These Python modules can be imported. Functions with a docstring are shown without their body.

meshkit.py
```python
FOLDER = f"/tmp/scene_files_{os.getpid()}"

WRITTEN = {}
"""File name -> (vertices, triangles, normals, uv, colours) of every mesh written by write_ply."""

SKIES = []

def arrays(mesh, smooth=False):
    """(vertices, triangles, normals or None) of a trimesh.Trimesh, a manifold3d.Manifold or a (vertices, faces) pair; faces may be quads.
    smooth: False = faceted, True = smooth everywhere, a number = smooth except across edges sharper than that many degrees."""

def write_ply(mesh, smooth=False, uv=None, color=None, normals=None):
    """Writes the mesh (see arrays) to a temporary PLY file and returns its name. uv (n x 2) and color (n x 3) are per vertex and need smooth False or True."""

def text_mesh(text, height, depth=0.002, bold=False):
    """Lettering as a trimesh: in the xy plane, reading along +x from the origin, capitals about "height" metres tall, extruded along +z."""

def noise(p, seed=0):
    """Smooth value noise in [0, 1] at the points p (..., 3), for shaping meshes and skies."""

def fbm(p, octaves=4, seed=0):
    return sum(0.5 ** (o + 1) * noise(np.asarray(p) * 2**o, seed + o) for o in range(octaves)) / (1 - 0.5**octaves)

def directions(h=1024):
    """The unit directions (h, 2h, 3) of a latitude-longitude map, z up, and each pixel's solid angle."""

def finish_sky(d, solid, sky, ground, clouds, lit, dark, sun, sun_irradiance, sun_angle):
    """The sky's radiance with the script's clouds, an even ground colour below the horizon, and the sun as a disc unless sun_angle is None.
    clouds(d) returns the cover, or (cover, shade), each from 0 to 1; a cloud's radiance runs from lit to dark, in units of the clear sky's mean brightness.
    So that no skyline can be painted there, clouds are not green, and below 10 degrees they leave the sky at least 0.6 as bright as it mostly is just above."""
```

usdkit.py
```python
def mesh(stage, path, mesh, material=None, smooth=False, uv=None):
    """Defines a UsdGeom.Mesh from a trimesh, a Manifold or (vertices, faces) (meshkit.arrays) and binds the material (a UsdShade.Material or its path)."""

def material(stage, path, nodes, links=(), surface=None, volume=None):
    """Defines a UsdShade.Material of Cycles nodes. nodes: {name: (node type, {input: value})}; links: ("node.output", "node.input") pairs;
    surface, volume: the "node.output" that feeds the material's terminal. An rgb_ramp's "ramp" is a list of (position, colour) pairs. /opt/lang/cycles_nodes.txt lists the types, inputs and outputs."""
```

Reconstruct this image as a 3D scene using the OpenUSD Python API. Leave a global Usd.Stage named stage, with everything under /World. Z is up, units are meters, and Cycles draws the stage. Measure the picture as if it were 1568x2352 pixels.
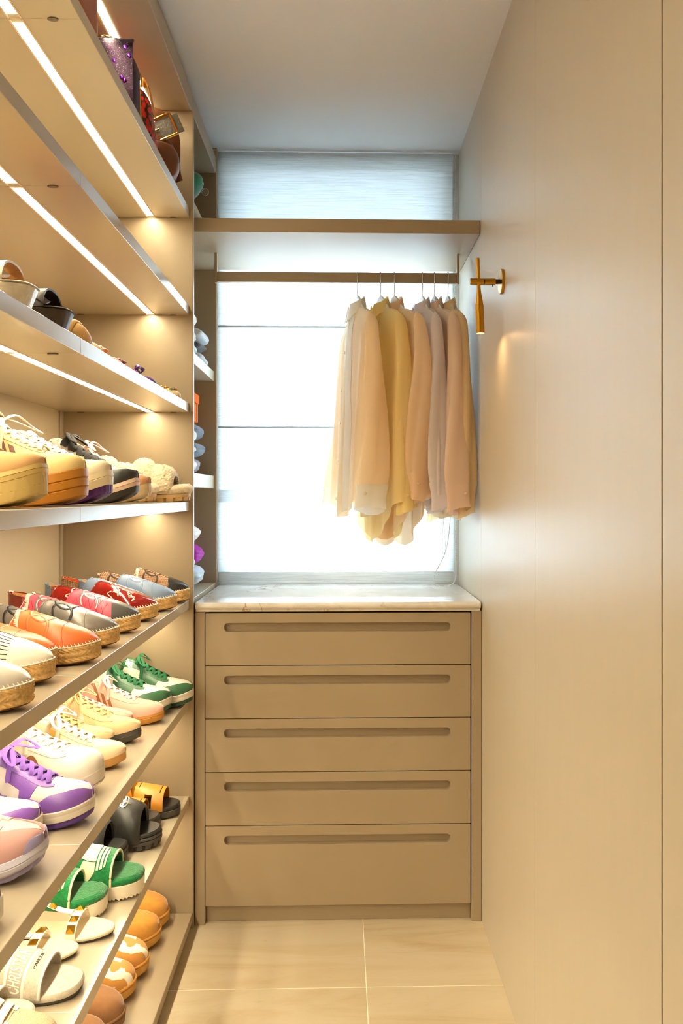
import math, random
import numpy as np, trimesh, usdkit, meshkit
from pxr import Usd, UsdGeom, UsdLux, UsdShade, Sdf, Gf
from shapely import affinity
from shapely.geometry import Polygon, box as sbox, Point
from shapely.ops import unary_union
rng = np.random.default_rng(7)
random.seed(7)
stage = Usd.Stage.CreateInMemory()
UsdGeom.Xform.Define(stage, '/World')
UsdGeom.Scope.Define(stage, '/World/Looks')

# ---------------------------------------------------------------- camera
F_PX, TH, EYE = 1915.0, math.atan(51 / 1915.0), 1.23
cam = UsdGeom.Camera.Define(stage, '/World/camera')
cam.CreateHorizontalApertureAttr(36.0)
cam.CreateVerticalApertureAttr(54.0)
cam.CreateFocalLengthAttr(36.0 * F_PX / 1568)
cam.CreateHorizontalApertureOffsetAttr(-50 / 1568 * 36)
cam.CreateVerticalApertureOffsetAttr(-40 / 1568 * 36)
cam.CreateClippingRangeAttr(Gf.Vec2f(0.05, 100))
_c, _s = math.cos(TH), math.sin(TH)
cam.AddTransformOp().Set(Gf.Matrix4d(_c, -_s, 0, 0, 0, 0, 1, 0, -_s, -_c, 0, 0, 0, 0, EYE, 1))
cam.CreateExposureAttr(0.90)

# ---------------------------------------------------------------- light
SKY = UsdLux.DomeLight.Define(stage, '/World/sky_light')          # overcast daylight outside the window
SKY.CreateColorAttr(Gf.Vec3f(0.66, 0.85, 1.0))
SKY.CreateIntensityAttr(4.7)
LED_COLOR, LED_STRENGTH = (1.0, 0.87, 0.585), 31.0
LAMP_COLOR, LAMP_STRENGTH = (1.0, 0.66, 0.30), 160.0
CEIL_COLOR, CEIL_STRENGTH = (1.0, 0.93, 0.86), 2.0

# ---------------------------------------------------------------- materials
def lin(h):
    if not isinstance(h, str):
        return tuple(h)
    h = h.lstrip('#')
    c = np.array([int(h[i:i + 2], 16) for i in (0, 2, 4)]) / 255.0
    return tuple(np.where(c <= 0.04045, c / 12.92, ((c + 0.055) / 1.055) ** 2.4))
_mats = {}
def mat(name, col, rough=0.5, metal=0.0, bump=0.0, bscale=300.0, var=0.0, vscale=25.0, stretch=(1, 1, 1), sheen=0.0,
        coat=0.0, trans=0.0, emit=None, spec=None, col2=None, detail=3.0, dist=0.002):
    """A principled surface: colour with soft variation, fine relief; trans mixes in light passing through thin cloth."""
    if name in _mats:
        return _mats[name]
    p = '/World/Looks/' + name
    c = lin(col)
    pb = {'base_color': c, 'roughness': rough, 'metallic': metal}
    if sheen:
        pb['sheen_weight'] = sheen; pb['sheen_roughness'] = 0.4
    if coat:
        pb['coat_weight'] = coat; pb['coat_roughness'] = 0.08
    if spec is not None:
        pb['specular_ior_level'] = spec
    if emit:
        _mats[name] = usdkit.material(stage, p, {'e': ('emission', {'color': emit[0], 'strength': emit[1]})}, [], surface='e.emission')
        return _mats[name]
    nodes, links = {'p': ('principled_bsdf', pb)}, []
    if var or bump or col2:
        nodes['tc'] = ('texture_coordinate', {})
        nodes['mp'] = ('mapping', {'scale': stretch})
        links.append(('tc.object', 'mp.vector'))
    if var or col2:
        c2 = lin(col2) if col2 else tuple(min(1.0, x * (1 + var)) for x in c)
        c1 = c if col2 else tuple(x * (1 - var) for x in c)
        nodes['n'] = ('noise_texture', {'scale': vscale, 'detail': detail, 'roughness': 0.6})
        nodes['r'] = ('rgb_ramp', {'ramp': [(0.3, c1), (0.7, c2)]})
        links += [('mp.vector', 'n.vector'), ('n.fac', 'r.fac'), ('r.color', 'p.base_color')]
    if bump:
        nodes['bn'] = ('noise_texture', {'scale': bscale, 'detail': 2.0, 'roughness': 0.6})
        nodes['b'] = ('bump', {'strength': bump, 'distance': dist})
        links += [('mp.vector', 'bn.vector'), ('bn.fac', 'b.height'), ('b.normal', 'p.normal')]
    out = 'p.BSDF'
    if trans:
        nodes['t'] = ('translucent_bsdf', {'color': c})
        nodes['mx'] = ('mix_closure', {'fac': trans})
        links += [('p.BSDF', 'mx.closure1'), ('t.BSDF', 'mx.closure2')]
        if var or col2:
            links.append(('r.color', 't.color'))
        out = 'mx.closure'
    _mats[name] = usdkit.material(stage, p, nodes, links, surface=out)
    return _mats[name]

# ---------------------------------------------------------------- scene helpers
def tag(prim, label=None, cat=None, group=None, kind=None):
    p = prim.GetPrim() if hasattr(prim, 'GetPrim') else prim
    for k, v in (('label', label), ('category', cat), ('group', group), ('kind', kind)):
        if v:
            p.SetCustomDataByKey(k, v)
    return prim
def numbered(parent, name):
    path, k = f'{parent}/{name}', 0
    while stage.GetPrimAtPath(path):
        k += 1
        path = f'{parent}/{name}_{k:03d}'
    return path
def thing(name, label=None, cat=None, loc=(0, 0, 0), rotz=0.0, group=None, kind=None, rot=None):
    x = UsdGeom.Xform.Define(stage, numbered('/World', name))
    x.AddTranslateOp().Set(Gf.Vec3d(*map(float, loc)))
    if rot is not None:
        x.AddRotateXYZOp().Set(Gf.Vec3f(*rot))
    elif rotz:
        x.AddRotateZOp().Set(float(rotz))
    return tag(x, label, cat, group, kind)
def part(parent, name, mesh, m, smooth=35, label=None, kind=None):
    pp = str(parent.GetPath()) if parent is not None else '/World'
    if isinstance(mesh, list):
        mesh = join(mesh)
    o = usdkit.mesh(stage, numbered(pp, name), mesh, m, smooth=smooth)
    if label or kind:
        tag(o, label, kind=kind)
    return o
def join(ms):
    ms = [x if isinstance(x, trimesh.Trimesh) else trimesh.Trimesh(x[0], x[1], process=False) for x in ms]
    return trimesh.util.concatenate(ms)
def bx(x0, x1, y0, y1, z0, z1, b=0.0012):
    b = min(b, 0.45 * abs(x1 - x0), 0.45 * abs(y1 - y0), 0.45 * abs(z1 - z0))
    pts = []
    for i in range(3):
        g = [b, b, b]; g[i] = 0
        for sx in (x0 + g[0], x1 - g[0]):
            for sy in (y0 + g[1], y1 - g[1]):
                for sz in (z0 + g[2], z1 - g[2]):
                    pts.append((sx, sy, sz))
    return trimesh.Trimesh(np.array(pts)).convex_hull
def quads(n, m, wrap_m=False):
    i, j = np.meshgrid(np.arange(n - 1), np.arange(m if wrap_m else m - 1), indexing='ij')
    j2 = (j + 1) % m
    a, b, c, d = i * m + j, (i + 1) * m + j, (i + 1) * m + j2, i * m + j2
    return np.vstack([np.stack([a, b, c], -1).reshape(-1, 3), np.stack([a, c, d], -1).reshape(-1, 3)])
def grid(P, flip=False, wrap=False):
    n, m = P.shape[:2]
    f = quads(n, m, wrap)
    return trimesh.Trimesh(P.reshape(-1, 3), f[:, ::-1] if flip else f, process=False)
def frames(path, up=(0, 0, 1)):
    p = np.asarray(path, float)
    t = np.gradient(p, axis=0)
    t /= np.maximum(np.linalg.norm(t, axis=1, keepdims=True), 1e-9)
    up = np.broadcast_to(np.asarray(up, float), p.shape).copy()
    bad = np.abs((up * t).sum(1)) > 0.97
    up[bad] = np.where(np.abs(t[bad][:, :1]) > 0.7, [[0, 1.0, 0]], [[1.0, 0, 0]])
    s = np.cross(t, up); s /= np.maximum(np.linalg.norm(s, axis=1, keepdims=True), 1e-9)
    return p, t, s, np.cross(s, t)
def tube(path, r, n=8, flat=1.0, up=(0, 0, 1), cap=True, closed=False):
    """Sweep of a round (flat=1) or flattened section; r is the half width sideways, r*flat the half thickness."""
    p, t, s, u = frames(path, up)
    r = np.broadcast_to(np.asarray(r, float), (len(p),))
    a = np.arange(n) / n * 2 * np.pi
    P = p[:, None] + (np.cos(a)[None, :, None] * s[:, None] + flat * np.sin(a)[None, :, None] * u[:, None]) * r[:, None, None]
    if closed:
        P = np.concatenate([P, P[:1]])
    m = grid(P, wrap=True, flip=True)
    if cap and not closed:
        v, f = np.vstack([m.vertices, p[:1], p[-1:]]), [m.faces]
        k, N = len(m.vertices), len(p)
        j = np.arange(n); j2 = (j + 1) % n
        f.append(np.stack([j, j2, np.full(n, k)], 1)[:, ::-1])
        f.append(np.stack([(N - 1) * n + j, (N - 1) * n + j2, np.full(n, k + 1)], 1))
        m = trimesh.Trimesh(v, np.vstack(f)[:, ::-1], process=False)
        m.fix_normals() if False else None
    return m
def spline(pts, n=24):
    from scipy.interpolate import CubicSpline
    pts = np.asarray(pts, float)
    d = np.r_[0, np.cumsum(np.linalg.norm(np.diff(pts, axis=0), axis=1))]
    return CubicSpline(d, pts)(np.linspace(0, d[-1], n))
def lathe(prof, n=32, axis='z', at=(0, 0, 0)):
    prof = np.asarray(prof, float)
    a = np.arange(n) / n * 2 * np.pi
    P = np.stack([prof[:, :1] * np.cos(a), prof[:, :1] * np.sin(a), np.repeat(prof[:, 1:], n, 1)], -1)
    m = grid(P, wrap=True, flip=True)
    if axis == 'x':
        m.vertices = m.vertices[:, [2, 0, 1]]
    elif axis == 'y':
        m.vertices = m.vertices[:, [1, 2, 0]]
    m.apply_translation(at)
    return m
def ellip(c, r, sub=3, p=1.0):
    m = trimesh.creation.icosphere(sub)
    v = m.vertices
    if p != 1.0:
        v = np.sign(v) * np.abs(v) ** p
    return trimesh.Trimesh(v * np.asarray(r) + np.asarray(c), m.faces, process=False)
def solidify(m, th):
    """A sheet given thickness inwards."""
    m = trimesh.Trimesh(m.vertices, m.faces, process=True)
    n = m.vertex_normals
    v = np.vstack([m.vertices, m.vertices - n * th])
    k = len(m.vertices)
    e = m.edges_sorted; u, idx, cnt = np.unique(e, axis=0, return_index=True, return_counts=True)
    be = m.edges[idx[cnt == 1]]
    f = [m.faces, m.faces[:, ::-1] + k,
         np.stack([be[:, 1], be[:, 0], be[:, 0] + k], 1), np.stack([be[:, 1], be[:, 0] + k, be[:, 1] + k], 1)]
    return trimesh.Trimesh(v, np.vstack(f), process=False)
def mapped(poly, fn, cell, z0, z1):
    """A flat outline (shapely) laid as a thin solid on the surface fn(u, v) -> (points, normals), between the heights z0 and z1."""
    V, Fc = [], []
    minx, miny, maxx, maxy = poly.bounds
    cu, cv = cell if isinstance(cell, tuple) else (cell, cell)
    k = 0
    for i in range(int(np.floor(minx / cu)), int(np.ceil(maxx / cu))):
        for j in range(int(np.floor(miny / cv)), int(np.ceil(maxy / cv))):
            g = poly.intersection(sbox(i * cu, j * cv, (i + 1) * cu, (j + 1) * cv))
            for q in getattr(g, 'geoms', [g]):
                if q.geom_type != 'Polygon' or q.area < 1e-12:
                    continue
                try:
                    v, f = trimesh.creation.triangulate_polygon(q, engine='earcut')
                except Exception:
                    continue
                V.append(v); Fc.append(f + k); k += len(v)
    uv, f = np.vstack(V), np.vstack(Fc)
    m = trimesh.Trimesh(np.c_[uv, np.zeros(len(uv))], f, process=False)
    m.merge_vertices(digits_vertex=7)
    uv, f = m.vertices[:, :2], m.faces
    P, N = fn(uv[:, 0], uv[:, 1])
    top, bot = P + N * z1, P + N * z0
    e = np.sort(m.edges, 1); u, idx, cnt = np.unique(e, axis=0, return_index=True, return_counts=True)
    be = m.edges[idx[cnt == 1]]; k = len(uv)
    F = [f, f[:, ::-1] + k, np.stack([be[:, 1], be[:, 0], be[:, 0] + k], 1), np.stack([be[:, 1], be[:, 0] + k, be[:, 1] + k], 1)]
    r = trimesh.Trimesh(np.vstack([top, bot]), np.vstack(F), process=False)
    return r
def rot_to(m, deg, axis=(0, 0, 1), at=(0, 0, 0)):
    m.apply_transform(trimesh.transformations.rotation_matrix(math.radians(deg), axis, at))
    return m
# ================================================================ the room
CEIL, XR, XB, YW = 2.404, 0.406, -0.782, 2.872
LACQ = mat('taupe_lacquer', '#a8957a', rough=0.38, var=0.015, vscale=6, bump=0.02, bscale=900, spec=0.45)
LITCREAM = mat('back_panel_lit_cream', '#cfc0a6', rough=0.5, var=0.012, vscale=6)  # lightened cream: LED brightness on the back panels is put into the colour
PIN = mat('shelf_pin_metal', '#77695a', rough=0.35, metal=0.6)
EDGE = mat('shelf_edge_lacquer', '#c3b49b', rough=0.19, spec=0.8)
WALLM = mat('satin_wall_panel', '#c9bdaa', rough=0.40, var=0.012, vscale=4, stretch=(8, 8, 1), spec=0.5)
WHITE = mat('ceiling_paint', '#e2e0df', rough=0.8, bump=0.03, bscale=500)
PLASTER = mat('plaster', '#dcd8d0', rough=0.8)
DARK = mat('dark_gap', '#2b2119', rough=0.8)
GROUT = mat('grout', '#fff7e6', rough=0.8)
BRASS = mat('brushed_brass', '#c08a2a', rough=0.30, metal=1.0, bump=0.05, bscale=60, stretch=(40, 40, 1))
STEEL = mat('bright_steel', '#c9cbce', rough=0.2, metal=1.0)
BLACKP = mat('black_plastic', '#191614', rough=0.4)
def tile_mat(name, seed):
    p = '/World/Looks/' + name
    return usdkit.material(stage, p, {
        'tc': ('texture_coordinate', {}), 'mp': ('mapping', {'scale': (1.6, 9.0, 1.0), 'location': (seed * 3.1, seed * 1.7, 0)}),
        'n': ('noise_texture', {'scale': 1.0, 'detail': 6.0, 'roughness': 0.62, 'distortion': 1.2}),
        'r': ('rgb_ramp', {'ramp': [(0.25, lin('#c0a988')), (0.40, lin('#cdbb9d')), (0.52, lin('#d2c2a7')), (0.75, lin('#d6c8b0'))]}),
        'mp2': ('mapping', {'scale': (22, 60, 1.0), 'location': (seed, 0, 0)}),
        'n2': ('noise_texture', {'scale': 1.0, 'detail': 4.0, 'roughness': 0.7}),
        'r2': ('rgb_ramp', {'ramp': [(0.26, (0.86, 0.82, 0.76)), (0.40, (1, 1, 1))]}),
        'm': ('mix', {'mix_type': 'multiply', 'fac': 0.55}),
        'p': ('principled_bsdf', {'roughness': 0.16, 'specular_ior_level': 0.45})},
        [('tc.object', 'mp.vector'), ('mp.vector', 'n.vector'), ('n.fac', 'r.fac'), ('tc.object', 'mp2.vector'), ('mp2.vector', 'n2.vector'),
         ('n2.fac', 'r2.fac'), ('r.color', 'm.color1'), ('r2.color', 'm.color2'), ('m.color', 'p.base_color')], surface='p.BSDF')
TILES = [tile_mat(f'travertine_{w}', k) for k, w in enumerate(('pale', 'warm', 'veined'))]
MARBLE = usdkit.material(stage, '/World/Looks/gold_veined_marble', {
    'tc': ('texture_coordinate', {}), 'mp': ('mapping', {'scale': (2.6, 1.5, 2.2), 'rotation': (0.2, 0.1, 0.5), 'location': (0.31, 0.2, 0)}),
    'n': ('noise_texture', {'scale': 2.3, 'detail': 6.0, 'roughness': 0.55, 'distortion': 1.1}),
    'v': ('rgb_ramp', {'ramp': [(0.482, (0, 0, 0)), (0.499, (1, 1, 1)), (0.503, (1, 1, 1)), (0.518, (0, 0, 0))]}),
    'g': ('rgb_ramp', {'ramp': [(0.35, lin('#eeeae4')), (0.6, lin('#e4ddd3')), (0.7, lin('#efece7'))]}),
    'n3': ('noise_texture', {'scale': 3.0, 'detail': 2.0}), 'k': ('rgb_ramp', {'ramp': [(0.45, (0, 0, 0)), (0.62, (1, 1, 1))]}),
    'kk': ('mix', {'mix_type': 'multiply', 'fac': 1.0}), 'bw': ('rgb_to_bw', {}),
    'm': ('mix', {'mix_type': 'mix', 'color2': lin('#b0853f')}), 'p': ('principled_bsdf', {'roughness': 0.05, 'specular_ior_level': 0.65})},
    [('tc.object', 'mp.vector'), ('mp.vector', 'n.vector'), ('n.fac', 'v.fac'), ('mp.vector', 'n3.vector'), ('n3.fac', 'k.fac'), ('n.fac', 'g.fac'),
     ('v.color', 'kk.color1'), ('k.color', 'kk.color2'), ('kk.color', 'bw.color'), ('bw.val', 'm.fac'), ('g.color', 'm.color1'), ('m.color', 'p.base_color')], surface='p.BSDF')
def setting(name):
    return thing(name, kind='structure')

YF = -1.3                                                    # the wall behind the camera
fl = setting('floor')
part(fl, 'subfloor', bx(-1.0, 0.55, YF - .1, 3.1, -0.06, -0.0007), GROUT)
xs = [-0.98, -0.537, 0.063, 0.53]; ys = [3.05, 2.681, 2.081, 1.481, 0.881, 0.281, -0.319, -0.919, YF]
k = 0
for i in range(3):
    for j in range(len(ys) - 1):
        part(fl, 'tile', bx(xs[i] + .0011, xs[i + 1] - .0011, ys[j + 1] + .0011, ys[j] - .0011, -0.003, 0.0, 0.0007), TILES[(i * 2 + j) % 3], smooth=False)
ce = setting('ceiling'); part(ce, 'slab', bx(-1.0, 0.6, YF - .1, 3.1, CEIL, CEIL + .08), WHITE, smooth=False)
wl = setting('wall_left'); part(wl, 'plaster', bx(-0.98, -0.86, YF - .1, 3.1, 0, CEIL), PLASTER, smooth=False)
wf = setting('wall_front'); part(wf, 'plaster', bx(-1.0, 0.6, YF - .12, YF, 0, CEIL), PLASTER, smooth=False)
wr = setting('wall_right')
part(wr, 'backing', bx(XR + .014, XR + .12, YF - .1, 3.1, 0, CEIL), DARK, smooth=False)
seams = [(2.4125, YW + .03, .0006), (1.7345, 2.4125, .0006), (1.0445, 1.7345, .0006), (0.36, 1.0445, .0013), (-0.33, 0.36, .0013), (YF, -0.33, .0006)]
gaps = {2.4125: .0003, 1.7345: .0005, 1.0445: .0016, 0.36: .0016, -0.33: .0016}
for y0, y1, _ in seams:
    part(wr, 'panel', bx(XR, XR + .0135, y0 + gaps.get(y0, 0), y1 - gaps.get(y1, 0), 0.0, CEIL, 0.0006), WALLM, smooth=False)
# window wall with its opening
WX0, WX1, WZ0, WZ1 = -0.41, 0.380, 0.940, 2.375
wb = setting('wall_back')
part(wb, 'plaster', [bx(-1.0, WX0, YW, YW + .14, 0, CEIL, 0), bx(WX1, 0.6, YW, YW + .14, 0, CEIL, 0), bx(WX0, WX1, YW, YW + .14, 0, WZ0, 0), bx(WX0, WX1, YW, YW + .14, WZ1, CEIL, 0)], PLASTER, smooth=False)
wn = setting('window_1')
FRAME = mat('window_frame_white', '#e8e8e6', rough=0.4)
part(wn, 'frame', [bx(WX0, WX0 + .04, YW + .06, YW + .11, WZ0, WZ1), bx(WX1 - .04, WX1, YW + .06, YW + .11, WZ0, WZ1), bx(WX0 + .04, WX1 - .04, YW + .06, YW + .11, WZ0, WZ0 + .03), bx(WX0 + .04, WX1 - .04, YW + .06, YW + .11, WZ1 - .04, WZ1)], FRAME, smooth=False)
PANE = usdkit.material(stage, '/World/Looks/window_glass', {'t': ('transparent_bsdf', {}), 'g': ('glossy_bsdf', {'roughness': 0.0}), 'f': ('fresnel', {'IOR': 1.45}), 'm': ('mix_closure', {})},
                       [('f.fac', 'm.fac'), ('t.BSDF', 'm.closure1'), ('g.BSDF', 'm.closure2')], surface='m.closure')
part(wn, 'added_dimming_slats', [bx(WX0 + .001, WX1 - .001, YW + .122, YW + .134, z, z + .0325, .003) for z in np.arange(2.055, 2.34, .04)], FRAME, smooth=False, kind='stuff')  # unseen slats added outside to dim the daylight on the upper blind
part(wn, 'pane', bx(WX0 + .04, WX1 - .04, YW + .083, YW + .087, WZ0 + .03, WZ1 - .04, 0), PANE, smooth=False)

# ================================================================ shoe shelving
SHELF_X = -0.43
TOPS = [2.041, 1.765, 1.489, 1.210, 0.932, 0.652, 0.376]
LED = mat('led_diffuser', '#ffffff', emit=(LED_COLOR, LED_STRENGTH))
LEDTRIM = mat('led_trim', '#e8cfae', rough=0.5)
def clip_disc(x, y, z, ylo, yhi, r=.009):
    a = np.linspace(0, 2 * np.pi, 20, endpoint=False)
    m = trimesh.creation.extrude_polygon(Polygon(np.c_[x + r * np.cos(a), y + .6 * r * np.sin(a)]).intersection(sbox(-2, ylo, 2, yhi)), 0.002, engine='earcut')
    m.apply_translation((0, 0, z - .002)); return m
def shoe_bay(y0, y1, far):
    u = thing('shelving_unit', 'taupe open shoe shelving bay with lit boards, ' + ('nearest the window' if far == 2 else 'at the left picture edge' if far == 1 else 'behind the viewpoint'), 'shelves', (0, 0, 0), group='shoe shelving bays')
    g = 0.0001
    lamp = LED if far else LEDTRIM
    part(u, 'back_panel', bx(XB - .02, XB, y0 + .001, y1 - (.041 if far == 2 else .001), 0.02, 2.317), LITCREAM, smooth=False)
    part(u, 'top_board', bx(XB, -0.423, y0 + g, y1 - g + (.019 if far == 2 else 0), 2.317, 2.372), LACQ, smooth=False)
    for z in TOPS:
        s = part(u, 'shelf', bx(XB, SHELF_X, y0 + g, y1 - g, z - .026, z, .0008), EDGE, smooth=False)
        part(s, 'led_strip', bx(-0.546, -0.5275, y0 + .014, y1 - .014, z - .0268, z - .0258, 0), lamp, smooth=False, label='glowing warm white LED strip' if far else None)
        part(s, 'led_trim', [bx(-0.5275, -0.5245, y0 + .004, y1 - .002, z - .0272, z - .0258, 0), bx(-0.549, -0.546, y0 + .004, y1 - .002, z - .0272, z - .0258, 0)], LEDTRIM, smooth=False)
        for cy in (y0, y1):
            for cx in (-0.475, -0.735):
                part(s, 'shelf_pin', clip_disc(cx, cy, z - .0258, y0 + .0004, y1 - .0004), PIN, smooth=False)
    t = part(u, 'top_light', bx(-0.546, -0.5275, y0 + .012, y1 - .004, 2.3162, 2.3172, 0), lamp, smooth=False, label='glowing warm white LED strip' if far else None)
    part(u, 'base_board', bx(XB, -0.421, y0 + g, y1 - g, 0.0185, 0.044), LACQ, smooth=False)
    part(u, 'base_plinth', bx(XB, -0.455, y0 + g, y1 - g, 0.0, 0.0185), LACQ, smooth=False)
    if far == 2:
        part(u, 'end_panel', bx(XB - .03, -0.419, y1, y1 + .019, 0.0, 2.317), LACQ, smooth=False)
        part(u, 'upright', [bx(XB - .012, XB, y1 - .023, y1 - .0005, .044, 2.317), bx(XB - .012, XB - .004, y1 - .041, y1 - .035, .044, 2.317)], EDGE, smooth=False)
        part(u, 'upright_channel', bx(XB - .024, XB - .014, y1 - .041, y1, .044, 2.317), DARK, smooth=False)
        part(u, 'upright_slots', [bx(XB - .014, XB - .0085, y1 - .034, y1 - .024, z, z + .012, 0) for z in np.arange(.06, 2.3, .025)], STEEL, smooth=False, kind='stuff')
    return u
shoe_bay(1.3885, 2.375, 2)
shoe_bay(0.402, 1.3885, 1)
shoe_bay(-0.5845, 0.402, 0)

# corner bay between the end panel and the window
cb = thing('corner_cubby', 'narrow taupe open cubby of folded knitwear between shoe shelves and window', 'shelves')
part(cb, 'back_panel', bx(XB - .02, XB, 2.394, 2.85, 0.02, 2.317), LACQ, smooth=False)
part(cb, 'side_panel', bx(XB, -0.42, 2.832, 2.852, 0.0, 2.404), LACQ, smooth=False)
part(cb, 'top_board', bx(XB, -0.423, 2.3945, 2.8315, 2.317, 2.372), LACQ, smooth=False)
part(cb, 'shelf', bx(XB, -0.43, 2.3945, 2.8315, 1.614, 1.647), EDGE, smooth=False)
part(cb, 'shelf', bx(XB, -0.43, 2.3945, 2.8315, 1.251, 1.294), EDGE, smooth=False)
part(cb, 'base_board', bx(XB, -0.424, 2.3945, 2.8315, 0.908, 0.932), EDGE, smooth=False)

# shelf across the window, with its hanging rail
ws = thing('window_shelf', 'taupe shelf spanning the window with a hanging rail below', 'shelf')
part(ws, 'board', bx(XB + .002, XR - .001, 2.421, 2.8315, 1.990, 2.030), LACQ, smooth=False)
part(ws, 'rail_post', bx(-0.397, -0.389, 2.628, 2.646, 1.896, 1.990), LACQ, smooth=False)
part(ws, 'rail_post', bx(0.366, 0.374, 2.628, 2.646, 1.896, 1.990), LACQ, smooth=False)
part(ws, 'rail_bar', bx(-0.389, 0.366, 2.630, 2.644, 1.899, 1.931), LACQ, smooth=False)

# chest of drawers and its marble top
DF = 2.394
ch = thing('chest_of_drawers', 'taupe built-in chest of five drawers with long slot grips under the marble top', 'drawers')
part(ch, 'side_panel', bx(-0.4175, -0.389, DF, 2.868, 0, 0.894), LACQ, smooth=False)
part(ch, 'side_panel', bx(0.3755, 0.405, DF, 2.868, 0, 0.894), LACQ, smooth=False)
part(ch, 'plinth', bx(-0.389, 0.3755, DF + .021, DF + .04, 0, 0.052), LACQ, smooth=False)
part(ch, 'carcass', bx(-0.388, 0.3745, DF + .035, 2.86, 0.052, 0.885), DARK, smooth=False)
edges = [0.8915, 0.7405, 0.5885, 0.4355, 0.2825, 0.0515]
for zt, zb in zip(edges[:-1], edges[1:]):
    z0, z1 = zb + .0012, zt - .0012
    fr = trimesh.creation.extrude_polygon(sbox(-0.3872, z0, 0.3725, z1).buffer(-.002).buffer(.002).difference(
        sbox(-0.334 + .011, zt - .0545 + .011, 0.3145 - .011, zt - .0285 - .011).buffer(.011 if True else 0, quad_segs=8)), 0.019, engine='earcut')
    fr.vertices = np.c_[fr.vertices[:, 0], DF + fr.vertices[:, 2], fr.vertices[:, 1]]
    fr.invert()
    d = part(ch, 'drawer', fr, LACQ, smooth=False)
    part(d, 'grip_recess', bx(-0.345, 0.325, DF + .0185, DF + .024, zt - .066, zt - .018, 0), LACQ, smooth=False)
ct = thing('marble_top', 'polished white marble worktop with gold veins and bullnose edge on the drawers', 'worktop')
prof = [(2.866, .922), (2.866, .8945), (DF + .001, .8945), (DF - .001, .8955), (DF - .001, .9015), (DF - .003, .9025)]
a = np.linspace(-np.pi / 2, np.pi / 2, 14)
prof += [(DF - .003 - .0097 * np.cos(q), .9125 + .0097 * np.sin(q)) for q in a]
sl = trimesh.creation.extrude_polygon(Polygon(prof), 0.815, engine='earcut')
sl.vertices = np.c_[-0.4145 + sl.vertices[:, 2], sl.vertices[:, 0], sl.vertices[:, 1]]
part(ct, 'slab', sl, MARBLE, smooth=40)

# roman blind with bead chain
def blind_mat(name, c, tr):
    return usdkit.material(stage, '/World/Looks/' + name, {
        'tc': ('texture_coordinate', {}), 'mp': ('mapping', {'scale': (7, 1, 330)}), 'n': ('noise_texture', {'scale': 1.0, 'detail': 4.0, 'roughness': 0.65}),
        'r': ('rgb_ramp', {'ramp': [(0.3, tuple(x * .76 for x in c)), (0.62, c)]}),
        'p': ('diffuse_bsdf', {}), 't': ('translucent_bsdf', {}), 'm': ('mix_closure', {'fac': tr})},
        [('tc.object', 'mp.vector'), ('mp.vector', 'n.vector'), ('n.fac', 'r.fac'), ('r.color', 'p.color'), ('r.color', 't.color'), ('p.BSDF', 'm.closure1'), ('t.BSDF', 'm.closure2')], surface='m.closure')
BL = blind_mat('blind_linen', (0.80, 0.83, 0.83), 0.48)
rb = thing('roman_blind', 'pale slubbed linen roman blind backlit by daylight behind the rail', 'blind')
def cloth(x0, x1, z0, z1, y, amp=.002, nx=24, nz=24, seed=1):
    X, Z = np.meshgrid(np.linspace(x0, x1, nx), np.linspace(z0, z1, nz))
    Y = y + amp * (meshkit.fbm(np.stack([X * 6, Z * 0 + seed, Z * 5], -1), 3, seed) - .5) * 2
    return grid(np.stack([X, Y, Z], -1))
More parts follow.
